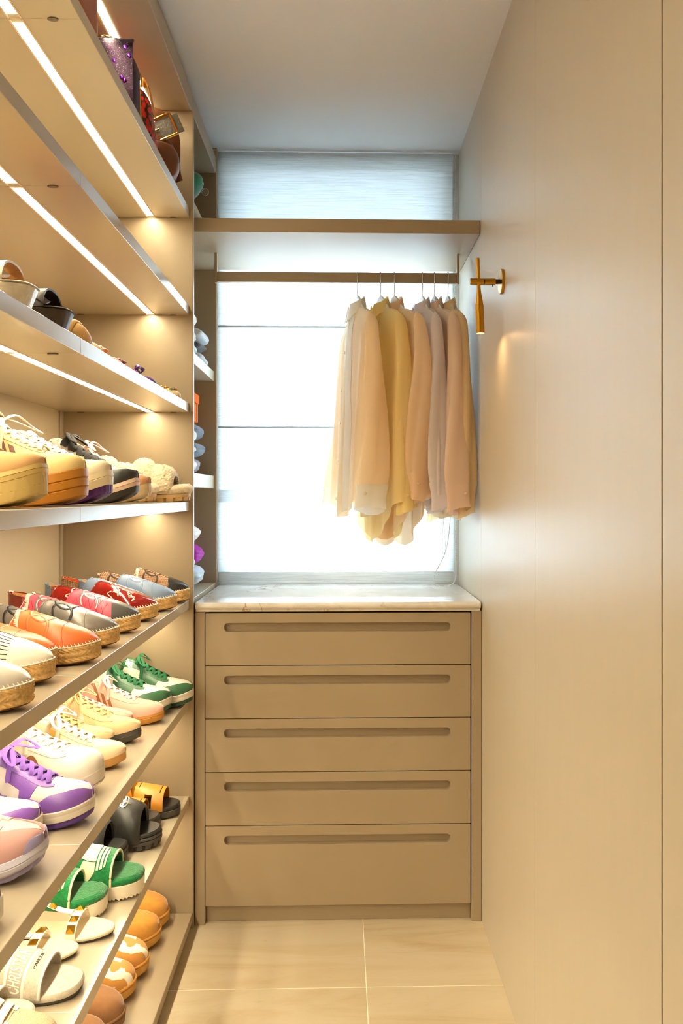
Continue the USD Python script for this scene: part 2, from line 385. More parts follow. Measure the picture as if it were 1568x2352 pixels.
zs = [2.400, 1.803, 1.459, 1.203, 0.966]
for k in range(4):
    part(rb, 'fabric_panel', cloth(-0.4185, 0.3655, zs[k + 1], zs[k], 2.8568, .0012, seed=k + 3), BL, smooth=True)
part(rb, 'side_hem', [cloth(0.3655, 0.3865, zs[k + 1], zs[k], 2.8560, .0006, nx=4, seed=9) for k in range(4)] , BL, smooth=True)
part(rb, 'bottom_hem', bx(-0.4185, 0.3865, 2.851, 2.8590, 0.934, 0.966, .002), blind_mat('blind_hem', (0.82, 0.83, 0.82), 0.3), smooth=False)
for z in (1.803, 1.459):
    part(rb, 'fold_rod', tube([(-.4185, 2.8535, z), (.3865, 2.8535, z)], .0035, 8), mat('rod_tape', '#c3c6c6', rough=.7, trans=.45), smooth=True)
part(rb, 'fold_tape', cloth(-0.4185, 0.3865, 1.2035, 1.246, 2.8535, .0012, seed=17), BL, smooth=True)
bead = trimesh.creation.icosphere(1, .0021)
loop = spline([(.391, 2.848, 2.395), (.3915, 2.846, 2.0), (.391, 2.844, 1.4), (.392, 2.840, 1.05), (.391, 2.832, .995), (.386, 2.80, .955), (.372, 2.775, .931), (.340, 2.765, .926), (.312, 2.772, .930), (.311, 2.79, .952), (.328, 2.81, .985), (.352, 2.825, 1.03), (.370, 2.838, 1.12), (.381, 2.845, 1.4), (.3835, 2.846, 2.0), (.3835, 2.848, 2.395)], 700)
part(rb, 'bead_chain', [tube(loop[::2], .0006, 5)] + [trimesh.Trimesh(bead.vertices + p, bead.faces, process=False) for p in loop[::1]], mat('bead_white', '#e9ebea', rough=.35), smooth=True, kind='stuff')
WEB = mat('cord_white', '#e2e0da', rough=.7)
part(rb, 'lift_cord', [tube(spline([(.343, 2.84, 1.30), (.346, 2.835, 1.1), (.345, 2.83, 1.03), (.349, 2.828, .995)], 20), .001, 6), tube(spline([(.349, 2.84, 1.30), (.351, 2.835, 1.12), (.348, 2.83, 1.03), (.343, 2.828, 1.04)], 20), .001, 6)], WEB)

# wall lamp
wlp = thing('wall_lamp', 'brass wall lamp with a lit downward tube on the right wall', 'lamp')
LY, LZ = 2.085, 1.765
part(wlp, 'wall_plate', lathe([(0, 0), (.0305, 0), (.031, .0015), (.031, .0055), (.030, .007), (.012, .0078), (0, .008)][::-1], 40, 'x', (0, 0, 0)).apply_transform(trimesh.transformations.rotation_matrix(np.pi, (0, 0, 1))).apply_translation((XR, LY, LZ)), BRASS, smooth=40)
part(wlp, 'arm', tube([(.387, LY, LZ), (.3605, LY, LZ)], .0078, 24), BRASS, smooth=40)
part(wlp, 'arm', tube([(.358, LY, LZ), (.3235, LY, LZ)], .0078, 24), BRASS, smooth=40)
part(wlp, 'arm_joint', tube([(.3985, LY, LZ), (.387, LY, LZ)], .0062, 16), BLACKP, smooth=40)
part(wlp, 'arm_joint', tube([(.3605, LY, LZ), (.358, LY, LZ)], .0072, 20), BLACKP, smooth=40)
part(wlp, 'switch_pin', tube([(.381, LY, LZ - .006), (.381, LY, LZ - .0125)], .0016, 10), BLACKP, smooth=40)
bt = np.array([.3425, LY, 1.8235]); bb = np.array([.3495, LY, 1.6345]); ax = (bb - bt) / np.linalg.norm(bb - bt); BLn = np.linalg.norm(bb - bt)
pr = [(0, 0), (.0044, 0), (.0048, .0006), (.0048, .073), (.0052, .083), (.0100, .116), (.0106, .118), (.0106, .1185), (.0100, .119), (.0106, .1195), (.0108, .122), (.0108, BLn), (.0096, BLn), (.0092, BLn - .004)]
tb = lathe([(r, -z) for r, z in pr], 32); R = trimesh.geometry.align_vectors((0, 0, -1), ax); tb.apply_transform(R); tb.apply_translation(bt)
tb.invert()
part(wlp, 'lamp_tube', tb, BRASS, smooth=40)
em = lathe([(0, -BLn + .0025), (.0094, -BLn + .0025)], 32); em.apply_transform(R); em.apply_translation(bt)
part(wlp, 'light_disc', em, mat('lamp_glow', '#ffffff', emit=(LAMP_COLOR, LAMP_STRENGTH)), smooth=False, label='glowing warm lamp opening')

# ceiling light of the dressing room, behind the viewpoint
cl = thing('ceiling_light', 'flush round white ceiling light behind the viewpoint', 'lamp')
part(cl, 'rim', lathe([(.15, CEIL), (.16, CEIL - .005), (.16, CEIL - .03), (.145, CEIL - .035), (.145, CEIL - .02)], 40, at=(0, -.35, 0)), WHITE)
part(cl, 'diffuser', lathe([(0, CEIL - .03), (.145, CEIL - .03)], 40, at=(0, -.35, 0)), mat('ceiling_glow', '#ffffff', emit=(CEIL_COLOR, CEIL_STRENGTH)), smooth=False)
# ================================================================ shoe building
from scipy.interpolate import PchipInterpolator
def curve(pts):
    p = np.asarray(sorted(pts), float)
    if len(p) == 1:
        return lambda t: np.full_like(np.asarray(t, float), p[0, 1])
    f = PchipInterpolator(p[:, 0], p[:, 1])
    return lambda t: f(np.clip(t, p[0, 0], p[-1, 0]))
def tstations(n=46):
    q = np.linspace(0, 1, n)
    return 0.5 * (0.55 * (1 - np.cos(np.pi * q)) + 0.9 * q)  / 1.0
class Last:
    """A shoe's form: heel at x = 0, toe at x = L; side = +1 left foot, -1 right foot. surf(t, s): t along, s = -1 right edge, 0 ridge, +1 left edge."""
    def __init__(s, L=.25, W=.088, side=1, thick=.03, spring=.008, heel=.0, ridge=None, collar=None, throat=.5, blend=.16, toe_p=2.2, toe_t=.74, heel_t=.17, a=.72, b=.9, inw=.16, body=None, asym=.07, wob=0.0, seed=0):
        s.L, s.W, s.side, s.thick, s.spring, s.heel, s.throat, s.blend, s.a, s.b, s.inw = L, W, side, thick, spring, heel, throat, blend, a, b, inw
        s.toe_p, s.toe_t, s.heel_t = toe_p, toe_t, heel_t
        s.ridge, s.collar = curve(ridge), curve(collar or [(0, .05), (1, .05)])
        s.body = curve(body or [(0, .70), (.15, .70), (.40, .70), (.55, .82), (.72, 1.0), (.85, .97), (1, .90)])
        s.asym = asym; s.wob, s.seed = wob, seed
    def hw(s, t):
        t = np.asarray(t, float)
        e = np.where(t < s.heel_t, np.sqrt(np.clip(1 - ((s.heel_t - t) / s.heel_t) ** 2, 0, 1)), 1.0)
        e = np.where(t > s.toe_t, np.clip(1 - np.clip((t - s.toe_t) / (1 - s.toe_t), 0, 1) ** s.toe_p, 0, 1) ** (1 / s.toe_p), e)
        return s.W / 2 * s.body(t) * e
    def ctr(s, t):
        return -s.side * s.asym * s.W * (np.clip((np.asarray(t) - .35) / .65, 0, 1) ** 1.5) * 1.0 + s.side * s.asym * .35 * s.W * np.sin(np.pi * np.clip(np.asarray(t), 0, 1))
    def zb(s, t):
        t = np.asarray(t, float)
        return s.spring * np.clip((t - .68) / .32, 0, 1) ** 2 + .25 * s.spring * np.clip((.12 - t) / .12, 0, 1) ** 2
    def z0(s, t):
        return s.zb(t) + s.thick + s.heel * np.clip(1 - np.asarray(t) / .6, 0, 1)
    def surf(s, t, sg):
        t, sg = np.broadcast_arrays(np.asarray(t, float), np.asarray(sg, float))
        S, sn = 1 - np.abs(sg), np.where(sg >= 0, 1.0, -1.0)
        w, c, z0 = s.hw(t), s.ctr(t), s.z0(t)
        h = s.ridge(t)
        ph = S * np.pi / 2
        yc, zc = w * np.clip(np.cos(ph), 0, 1) ** s.a, h * np.sin(ph) ** s.b
        yc = np.where(S >= 1, 0.0, yc)
        yo, zo = w * (1 - s.inw * S ** 1.6), s.collar(t) * S
        q = np.clip((s.throat - t) / s.blend, 0, 1)
        u = np.sqrt(np.clip(1 - (1 - q) ** 2, 0, 1))
        y = yc + (yo - yc) * u
        z = zc + (zo - zc) * (q * q * (3 - 2 * q))
        P = np.stack([t * s.L, c + sn * y, z0 + z], -1)
        if s.wob:
            P = P + s.wob * ((meshkit.fbm(P * 38 + s.seed * 9.7, 3, s.seed) - .5) * 2)[..., None] * np.array([.2, .5, 1.0]) * (np.sin(np.pi * np.clip(S, 0, 1) * .5) ** .8)[..., None]
        return P
    def normal(s, t, sg):
        e = 2e-3
        t, sg = np.broadcast_arrays(np.asarray(t, float), np.asarray(sg, float))
        tc = np.clip(t, .012, .985)
        sc = np.where(np.abs(sg) < e * 1.5, np.where(sg < 0, -e * 1.5, e * 1.5), np.clip(sg, -.995, .995))
        du = s.surf(tc + e, sc) - s.surf(tc - e, sc)
        dv = s.surf(tc, sc + e) - s.surf(tc, sc - e)
        n = np.cross(du, dv)
        return n / np.maximum(np.linalg.norm(n, axis=-1, keepdims=True), 1e-12)
    def off(s, t, sg, d):
        return s.surf(t, sg) + s.normal(t, sg) * np.asarray(d)[..., None]
    def upper(s, th=.0028, n=46, m=13, t0=0.0, t1=1.0):
        q = tstations(n) * (t1 - t0) + t0
        q = np.unique(np.clip(q / q.max() * t1 if t1 == 1 else q, 0, 1))
        ms = []
        for sn in (1, -1):
            g = sn * np.linspace(1, 0, m)
            P = s.surf(q[:, None], np.where(g == 0, sn * 0.0, g)[None])
            if sn < 0:
                P = s.surf(q[:, None], np.where(g == 0, -1e-9, g)[None])
            ms.append(grid(P, flip=sn > 0))
        mm = join(ms); mm.merge_vertices(digits_vertex=5)
        mm.update_faces(mm.nondegenerate_faces(height=1e-7))
        mm = orient_out(mm)
        return solidify(mm, th) if th else mm
    def patch(s, t0, t1, slo, shi, d=.0012, sides=(1, -1), slant=0.0, nt=20, ns=7, th=.0012, pow_=1.0):
        """A panel sewn on the upper from height slo(t) to shi(t) (0 bottom edge, 1 ridge); slant leans it along the shoe."""
        slo = curve(slo) if isinstance(slo, list) else curve([(0, slo)])
        shi = curve(shi) if isinstance(shi, list) else curve([(0, shi)])
        ms = []
        for sn in sides:
            t = np.linspace(t0, t1, nt)[:, None]
            k = np.linspace(0, 1, ns)[None]
            S = slo(t) + (shi(t) - slo(t)) * k
            tt = np.clip(t + slant * (S - .3), 0, 1)
            P = s.off(tt, sn * (1 - S), d * np.ones_like(tt * S))
            g = orient_as(grid(P), s.normal(np.full(1, (t0 + t1) / 2), np.full(1, sn * (1 - float((slo(np.array([(t0 + t1) / 2])) + shi(np.array([(t0 + t1) / 2])))[0]) / 2)))[0])
            ms.append(solidify(g, th + d * .6))
        return join(ms)
    def cap(s, t0, d=.001, th=.002, n=18, m=25, edge=None):
        """A toe cap over the full width from t0 (edge(|s|) bends its back line) to the toe."""
        g = np.linspace(-1, 1, m)[None]
        back = t0 + (edge(np.abs(g)) if edge else 0)
        q = np.sin(np.linspace(0, np.pi / 2, n))[:, None]
        t = back + (1 - back) * q
        P = s.off(np.clip(t, 0, .9995), g * np.ones_like(t), d * np.ones_like(t * g))
        return solidify(orient_as(grid(P), np.array([0, 0, 1.0])), th)
    def wrap(s, t0, shi, d=.0012, th=.002, n=22, m=61):
        """A band round the toe: from the welt up to shi(t), running from t0 on one side round the tip to t0 on the other."""
        p = np.asarray(sorted(shi), float)
        g = np.linspace(-1, 1, m)[None]
        back = np.interp(1 - np.abs(g), np.maximum.accumulate(p[:, 1]), p[:, 0], left=t0, right=.9985)
        q = np.sin(np.linspace(0, np.pi / 2, n))[:, None]
        t = back + (.9988 - back) * q
        P = s.off(t, g * np.ones_like(t), d * np.ones_like(t * g))
        mm = grid(P); mm.merge_vertices(digits_vertex=6); mm.update_faces(mm.nondegenerate_faces(height=1e-6)); mm.remove_unreferenced_vertices()
        return solidify(orient_as(mm, np.array([1.0, 0, .4])), th)
    def line(s, ts, ss, r=.0009, d=.0003, n=24, flat=1.0, sides=(1,), k=6):
        out = []
        for sn in sides:
            p = spline(np.c_[ts, ss], n) if len(ts) > 2 else np.c_[np.linspace(ts[0], ts[-1], n), np.linspace(ss[0], ss[-1], n)]
            t, S = np.clip(p[:, 0], 0, .999), p[:, 1]
            P = s.off(t, sn * S, d * np.ones_like(t))
            out.append(tube(P, r, k, flat, up=s.normal(t, sn * S)))
        return join(out)
    def outline(s, n=70, margin=.0, m2=None):
        q = np.r_[0, tstations(n)[1:-1] / tstations(n).max(), 1]
        q = np.clip(q, 0, 1)
        w, c = s.hw(q), s.ctr(q)
        x = q * s.L
        p = np.vstack([np.c_[x, c - w], np.c_[x[-2:0:-1], (c + w)[-2:0:-1]]])
        pg = Polygon(p).buffer(0)
        pg = pg.buffer(margin, quad_segs=6) if margin else pg
        r = np.array(pg.exterior.coords)[:-1]
        return r
    def ring(s, margin, n=160):
        r = s.outline(70, margin)
        r = np.vstack([r, r[:1]])
        d = np.r_[0, np.cumsum(np.linalg.norm(np.diff(r, axis=0), axis=1))]
        q = np.linspace(0, d[-1], n, endpoint=False)
        k = np.argmin(r[:, 0])
        p = np.c_[np.interp(q, d, r[:, 0]), np.interp(q, d, r[:, 1])]
        j = np.argmin(p[:, 0]); p = np.roll(p, -j, axis=0)
        return p, d[-1]
    def sole(s, f0, f1, margin=.003, levels=((0, -.0015), (.12, 0), (.88, 0), (1, -.0012)), n=150, zfun=None, top=True, disp=None, mfun=None):
        """A layer of the sole between the fractions f0 and f1 of its thickness; levels: (fraction, extra margin)."""
        rings = []
        base, per = s.ring(margin, n)
        cen = np.array([base[:, 0].mean(), base[:, 1].mean()])
        nx = np.roll(base, -1, 0) - np.roll(base, 1, 0)
        nx = np.c_[nx[:, 1], -nx[:, 0]]; nx /= np.linalg.norm(nx, axis=1, keepdims=True)
        if (nx * (base - cen)).sum() < 0:
            nx = -nx
        arc = np.arange(n) / n * per
        for k, (f, m) in enumerate(levels):
            ff = f0 + (f1 - f0) * f
            t = np.clip(base[:, 0] / s.L, 0, 1)
            p = base + nx * (np.zeros(n) + m + (disp(arc, f, t) if disp is not None else 0))[:, None]
            z = s.zb(t) + (s.z0(t) - s.zb(t)) * ff
            if zfun is not None:
                z = zfun(z, t, f, arc)
            rings.append(np.c_[p, z])
        P = np.array(rings)
        m = grid(P, wrap=True)
        v = [m.vertices]; fcs = [m.faces]
        k = len(m.vertices)
        for idx, fl in ((0, False), (len(levels) - 1, True)):
            if idx and not top:
                continue
            r = P[idx]; h = n // 2
            f = []
            for i in range(1, h):           # strips across the outline
                a_, b_, c_, d_ = i, (i + 1) % n, (n - i - 1) % n, (n - i) % n
                f += [(a_, b_, d_), (b_, c_, d_)] if b_ != c_ else [(a_, b_, d_)]
            f = [(0, 1, n - 1)] + f
            f = np.array(f) + idx * n
            fcs.append(f)
        mm = trimesh.Trimesh(np.vstack(v), np.vstack(fcs), process=False)
        return orient_out(mm)
    def insole(s, d=.003, margin=-.004, n=100):
        p, _ = s.ring(margin, n)
        t = np.clip(p[:, 0] / s.L, 0, 1)
        z = s.z0(t) + d
        h = n // 2
        f = [(0, 1, n - 1)]
        for i in range(1, h):
            a_, b_, c_, d_ = i, (i + 1) % n, (n - i - 1) % n, (n - i) % n
            f += [(a_, b_, d_), (b_, c_, d_)] if b_ != c_ else [(a_, b_, d_)]
        return orient_as(trimesh.Trimesh(np.c_[p, z], np.array(f), process=False), np.array([0, 0, 1.0]))
def orient_out(m):
    m = trimesh.Trimesh(m.vertices, m.faces, process=False)
    c = m.vertices.mean(0); tc = m.triangles_center - c
    if (np.einsum('ij,ij->i', m.face_normals, tc) * m.area_faces).sum() < 0:
        m.invert()
    return m
def orient_as(m, n):
    if (m.face_normals * m.area_faces[:, None]).sum(0) @ n < 0:
        m.invert()
    return m
def shoe_thing(name, label, cat, toe, z, L, ang=0.0, group=None):
    """Places a shoe by its toe: toe (x, y) on a board at height z, pointing to the aisle (+x) turned by ang degrees."""
    a = math.radians(ang)
    return thing(name, label, cat, (toe[0] - L * math.cos(a), toe[1] - L * math.sin(a), z + .0006), ang, group)

def braid(arc, f, t):
    """Plaited jute: rows of slanting strands."""
    row = np.floor(f * 3 - 1e-6); fr = f * 3 - row
    ph = arc / .0088 + (fr if int(row) % 2 else -fr) * 1.7 + row * .4
    return .0028 * np.abs(np.sin(np.pi * ph)) ** .7 * np.sin(np.pi * np.clip(fr, .06, .94)) ** .6 - .0003
JUTE = mat('jute_rope', '#d9b070', rough=.9, bump=.5, bscale=700, var=.30, vscale=130)
RUBBER_GUM = mat('gum_rubber', '#c98a3a', rough=.5)
STITCH = mat('stitch_thread', '#f1e6d2', rough=.8)
TANLEATHER = mat('tan_leather_lining', '#d9a765', rough=.55, var=.06, vscale=40, bump=.05)
FRAY = mat('frayed_canvas', '#efe3cb', rough=.95, bump=.4, bscale=500)
def cc_emblem(l, t0, m, t, sz=1.0, r=.0025, d=.0002):
    """Two interlocking curved bars raised on the vamp, open to either side of the foot."""
    for sc, w0 in ((-.46, -1), (.02, 1)):
        a = np.linspace(math.radians(58), math.radians(302), 30)
        tt = t + .076 * sz * np.sin(a)
        ss = sc + w0 * .36 * sz * np.cos(a)
        P = l.off(tt, ss, d * np.ones_like(tt)); N = l.normal(tt, ss)
        part(t0, 'emblem', tube(P, r, 8, .36, up=N), m, label='raised curved emblem bar')
def espadrille(toe, label, m, capm=None, emb=None, side=1, lining=TANLEATHER, ang=0.0, fray=False, seams=True, stitch=STITCH, pattern=None, group='espadrilles on the middle shelf', gap=None):
    L = .250
    l = Last(L, .082, side, thick=.030, spring=.008, ridge=[(0, .05), (.40, .064), (.47, .062), (.56, .057), (.70, .045), (.85, .030), (.94, .018), (.98, .010), (1, .004)],
             collar=[(0, .047), (.12, .041), (.3, .028), (.45, .024)], throat=.47, blend=.12, toe_p=2.1, toe_t=.70, a=.62, b=.95, inw=.10, wob=.0012, seed=int(abs(toe[1]) * 100))
    u = shoe_thing('espadrille', label, 'shoe', toe, ZS[5], L, ang, group)
    fr = [(k + .06 + .88 * j / 6) / 3 for k in range(3) for j in range(7)]
    lv = [(0, -.004)] + [(x, 0.0) for x in fr] + [(1, -.004)]
    part(u, 'jute_sole', l.sole(.08, 1.0, .0022, [(0, -.003)] + [(x, 0.0) for x in fr] + [(1, -.003)], n=420, disp=lambda a_, f, t: braid(a_, f, t)), JUTE, smooth=60)
    part(u, 'outsole', l.sole(0, .10, -.001, n=90), mat('brown_outsole', '#6d4a2c', rough=.7))
    part(u, 'upper', l.upper(.0022), m, smooth=50)
    if capm:
        part(u, 'toe_cap', l.cap(.775, .0006, .0016, edge=lambda g: -.03 * (1 - g) ** 2 + .03), capm, smooth=50)
    elif seams:
        part(u, 'toe_seam', l.line([.80, .775, .77, .775, .80], [-.98, -.5, 0, .5, .98], .0008, .0002, 30), m)
    part(u, 'insole', l.insole(.004, -.0045), lining, smooth=False)
    q = np.linspace(.012, .45, 40)
    ins = []
    for sn in (1, -1):
        S = np.linspace(.97, .02, 6)
        P = l.off(q[:, None], sn * S[None], -.0029 * np.ones((40, 6)))
        ins.append(grid(P))
    part(u, 'lining', ins, lining, smooth=50)
    rim = np.vstack([l.surf(np.linspace(.47, 0, 40), np.full(40, 1e-6)), l.surf(np.linspace(0, .47, 40)[1:], np.full(39, -1e-6))])
    part(u, 'collar_binding', tube(rim, .0013, 6), m if not fray else FRAY)
    # blanket stitches round the welt
    ms = []
    base, per = l.ring(.0030, 92); up_, _ = l.ring(-.0012, 92)
    for i in range(0, 92):
        t = np.clip(base[i, 0] / L, 0, 1)
        if t < .28:
            continue
        z = float(l.z0(t)); b0 = np.r_[base[i], z - .0028]; b1 = np.r_[base[i] * .6 + up_[i] * .4, z + .0012]; b2 = np.r_[up_[i], z + .0058 - .002 * max(0, (t - .8) / .2)]
        ms.append(tube([b0, b1, b2], .0010, 4))
    lp = np.array([np.r_[base[i] * .93 + up_[i] * .07, float(l.z0(np.clip(base[i, 0] / L, 0, 1))) + .0006] for i in range(92)])
    tp = np.array([np.r_[up_[i], float(l.z0(np.clip(up_[i, 0] / L, 0, 1))) + .0055 - .002 * max(0, (up_[i, 0] / L - .8) / .2)] for i in range(92) if up_[i, 0] / L > .28])
    ms.append(tube(lp, .0012, 5, closed=True))
    part(u, 'welt_stitching', ms, stitch, smooth=60, kind='stuff')
    if fray:
        f2 = []
        g = np.linspace(-.62, .62, 110)
        t1 = l.throat - .012
        for i, gg in enumerate(g):
            p0 = l.off(np.array(.462), np.array(gg), np.array(-.001)); ln = .004 + .004 * rng.random()
            p1 = p0 + np.array([-ln, .003 * (rng.random() - .5), .002 * rng.random() + .002])
            f2.append(tube([p0, (p0 + p1) / 2 + [0, 0, .001], p1], [.0016, .0014, .0006], 4))
        part(u, 'frayed_edge', f2, FRAY, smooth=60, kind='stuff', label='frayed cream canvas edge')
    if emb:
        cc_emblem(l, u, emb, .600, 1.0)
    if pattern:
        pattern(l, u)
    return l, u

# ---- sneakers
def lace_set(l, u, m, t0, t1, rows=6, half=.20, w=.0034, th=.34, d=.004, bow=True, loop=1.0, tails=True, style='cross', seed=1):
    r = np.random.default_rng(seed)
    ts = np.linspace(t1, t0, rows)
    ms = []
    for k, t in enumerate(ts):
        for sn in ((1,) if style == 'bar' else (1, -1)):
            tb = ts[min(k + 1, rows - 1)] if style == 'cross' and k < rows - 1 else t
            sg = np.linspace(-half * 1.12, half * 1.12, 11) * sn
            q = np.linspace(0, 1, 11)
            tt = t + (tb - t) * q + .004 * (r.random() - .5)
            dd = d * (0.15 + np.sin(np.pi * q) ** .5) + (.0012 if sn > 0 else 0)
            P = l.off(tt, sg, dd); N = l.normal(tt, sg)
            ms.append(tube(P, w, 6, th, up=N))
    for mm in ms:
        part(u, 'lace', mm, m, smooth=60)
    if bow:
        k0 = l.off(np.array(t0 - .005), np.array(1e-4), np.array(d + .003))
        part(u, 'lace_knot', ellip(k0, (.007, .006, .0045), 2), m)
        x = np.array([1.0, 0, 0]); y = np.array([0, 1.0, 0]); z = np.array([0, 0, 1.0])
        for sn in (1, -1):
            a = (.038 + .010 * r.random()) * loop; fw = (.003 + .007 * r.random()) * loop
            pts = [k0, k0 + sn * y * a * .5 + x * fw + z * .008 * loop, k0 + sn * y * a * 1.05 + x * (fw * 1.6 + .004) - z * (.002 * loop), k0 + sn * y * a * 1.1 + x * (fw * 1.9 + .012) - z * .012, k0 + sn * y * a * .6 + x * (fw + .012) - z * .004, k0 + x * .004]
            part(u, 'lace_loop', tube(spline(pts, 30), w * .95, 6, th, up=(.3, 0, 1)), m, smooth=60)
            if tails:
                sg = sn * np.linspace(.06, .60, 5)
                tt = t0 + np.array([.0, .03, .05, .055, .06]) + .02 * (r.random() - .3)
                P = np.vstack([k0, l.off(tt[1:], sg[1:], np.array([.006, .006, .005, .004]))])
                part(u, 'lace_tail', tube(spline(P, 22), w * .95, 6, th, up=(.2, sn * .6, .8)), m, smooth=60)
def sneaker(toe, z, label, side, up_m, layers, lace_m, L=.268, W=.092, ang=0.0, thick=.026, spring=.010, ridge=None, toe_p=2.3, patches=(), tongue_m=None, lace=None, group=None, seams=(), name='sneaker', lining_m=None, toe_t=.74, heel=0.0, collar=None, a=.76, b=.94, wob=.0006, emb=None):
    l = Last(L, W, side, thick=thick, spring=spring, heel=heel, ridge=ridge or [(0, .075), (.30, .100), (.38, .096), (.46, .084), (.56, .068), (.66, .054), (.75, .044), (.84, .037), (.92, .029), (.97, .021), (1, .010)],
             collar=collar or [(0, .072), (.1, .068), (.25, .058), (.36, .072)], throat=.35, blend=.10, toe_p=toe_p, toe_t=toe_t, a=a, b=b, inw=.22, wob=wob, seed=int(abs(toe[1]) * 50))
    u = shoe_thing(name, label, 'shoe', toe, z, L, ang, group)
    part(u, 'upper', l.upper(.0028), up_m, smooth=50)
    for (nm, m, f0, f1, mg, kw) in layers:
        part(u, nm, l.sole(f0, f1, mg, **kw), m, smooth=40)
    part(u, 'insole', l.insole(.006, -.006), lining_m or up_m, smooth=False)
    for p in patches:
        nm, m, kw = p
        if nm == 'toe_cap_full':
            part(u, 'toe_cap', l.cap(**kw), m, smooth=50)
        elif kw.get('t1', 0) > .99 and isinstance(kw['shi'], list) and 'sides_' not in kw:
            part(u, nm, l.wrap(kw['t0'], [(kw['t0'], 0.0)] + kw['shi'], kw.get('d', .0012)), m, smooth=50)
        else:
            for sn in kw.pop('sides_', (1, -1)):
                part(u, nm, l.patch(sides=(sn,), **kw), m, smooth=50)
    for (ts, ss) in seams:
        for sn in (1, -1):
            part(u, 'seam', l.line(ts, ss, .0005, .0001, 24, sides=(sn,), k=5), up_m)
    tm = tongue_m or up_m
    q = np.linspace(.27, .74, 18)[:, None]; g = np.linspace(-.2, .2, 9)[None]
    part(u, 'tongue', solidify(orient_as(grid(l.off(q, g, .0012 + .012 * np.clip((.35 - q) / .08, 0, 1) ** 1.5 + 0 * g)), np.array([0, 0, 1.0])), .0022), tm, smooth=50)
    lc = dict(t0=.43, t1=.735, rows=6)
    lc.update(lace or {})
    lace_set(l, u, lace_m, **lc)
    return l, u
def three_stripes(m, t=.40, w=.03, gap=.055, lean=.16, top=.72, lo=.03):
    return [('stripe', m, dict(t0=t + k * gap, t1=t + k * gap + w, slo=lo, shi=top - .03 * k, d=.0010, slant=-lean, nt=5, ns=10)) for k in range(3)]

# ---- sandals
def strap_fn(l, t0, x_of, h, mrg=.004, base=0.0, sink=.006):
    """Surface of a band over the foot: u along the shoe (metres from x_of), v from 0 (right edge) to 1 (left edge)."""
    def fn(u, v):
        u, v = np.asarray(u, float), np.asarray(v, float)
        def P(u, v):
            x = x_of + u; t = np.clip(x / l.L, 0, 1)
            w, c, z = l.hw(t) + mrg, l.ctr(t), l.z0(t) + base
            ph = np.pi * v
            hh = h(x)
            return np.stack([x + 0 * v, c - w * np.sign(np.cos(ph)) * np.abs(np.cos(ph)) ** .75, z - sink + (hh + sink) * np.sin(ph) ** .8], -1)
        e = 1e-3
        p = P(u, v)
        vv = np.clip(v, .02, .98)
        n = np.cross(P(u + e, vv) - P(u - e, vv), P(u, vv + e) - P(u, vv - e))
        n /= np.maximum(np.linalg.norm(n, axis=-1, keepdims=True), 1e-12)
        n = np.where((n[..., 2:3] < -0.2), -n, n)
        return p, n
    return fn
# ================================================================ shoes on the shelves
ZS = {1: 2.041, 2: 1.765, 3: 1.489, 4: 1.210, 5: 0.932, 6: 0.652, 7: 0.376, 8: 0.044}
def fluff(m, amp, scale, seed=0, sub=0):
    for _ in range(sub):
        m = m.subdivide()
    m.merge_vertices(digits_vertex=6)
    n = m.vertex_normals
    k = np.abs(meshkit.noise(m.vertices * scale, seed) - .5) * 2
    k2 = meshkit.noise(m.vertices * scale * .4, seed + 5)
    return trimesh.Trimesh(m.vertices + n * (amp * (k * .8 + k2 * .6 - .5))[:, None], m.faces, process=False)
BLK = mat('black_leather', '#2a2725', rough=.42, bump=.12, bscale=350)
# --- espadrilles, far to near
def tweed_mat():
    return usdkit.material(stage, '/World/Looks/orange_tweed', {
        'tc': ('texture_coordinate', {}), 'w1': ('wave_texture', {'wave_type': 'bands', 'bands_direction': 'x', 'scale': 130.0, 'distortion': 1.5}), 'w2': ('wave_texture', {'wave_type': 'bands', 'bands_direction': 'z', 'scale': 150.0, 'distortion': 1.5}),
        'm': ('mix', {'mix_type': 'multiply', 'fac': 1.0}), 'bw': ('rgb_to_bw', {}),
        'r': ('rgb_ramp', {'ramp': [(0.0, lin('#2c1a12')), (0.05, lin('#3a2418')), (0.12, lin('#d9793a')), (0.42, lin('#ee9f62')), (0.6, lin('#f7e7cf'))]}),
        'b': ('bump', {'strength': .6, 'distance': .001}), 'p': ('principled_bsdf', {'roughness': .9})},
        [('tc.object', 'w1.vector'), ('tc.object', 'w2.vector'), ('w1.color', 'm.color1'), ('w2.color', 'm.color2'), ('m.color', 'bw.color'), ('bw.val', 'r.fac'), ('bw.val', 'b.height'), ('r.color', 'p.base_color'), ('b.normal', 'p.normal')], surface='p.BSDF')
TWEED = tweed_mat()
ORLIN = mat('orange_lining', '#e2551f', rough=.5)
BLUE = mat('blue_grey_leather', '#8093b0', rough=.40, bump=.10, bscale=90, var=.06, vscale=30)
RED = mat('red_patent', '#8f1a14', rough=.12, coat=.8, spec=.6)
PINK = mat('pink_leather', '#d9586c', rough=.38, bump=.06, bscale=200)
MAG = mat('magenta_lining', '#b01b45', rough=.5)
GREY = mat('gunmetal_leather', '#86807a', rough=.34, metal=.35, bump=.22, bscale=120, var=.14, vscale=40)
GREYC = mat('dark_grey_leather', '#5f5c5a', rough=.3, metal=.2, bump=.1, bscale=200)
ORANGE = mat('orange_leather', '#e2743a', rough=.36, bump=.10, bscale=120, var=.05, vscale=30)
CREAMF = mat('cream_canvas', '#ece2d2', rough=.8, bump=.15, bscale=900)
WLEATH = mat('white_leather', '#e4dbcd', rough=.38, bump=.06, bscale=200)
PEARL = mat('pearl_grey_leather', '#cfc6bb', rough=.33, metal=.12, bump=.06, bscale=200)
BROWNT = mat('dark_brown_braid', '#46332a', rough=.7, bump=.3, bscale=700)
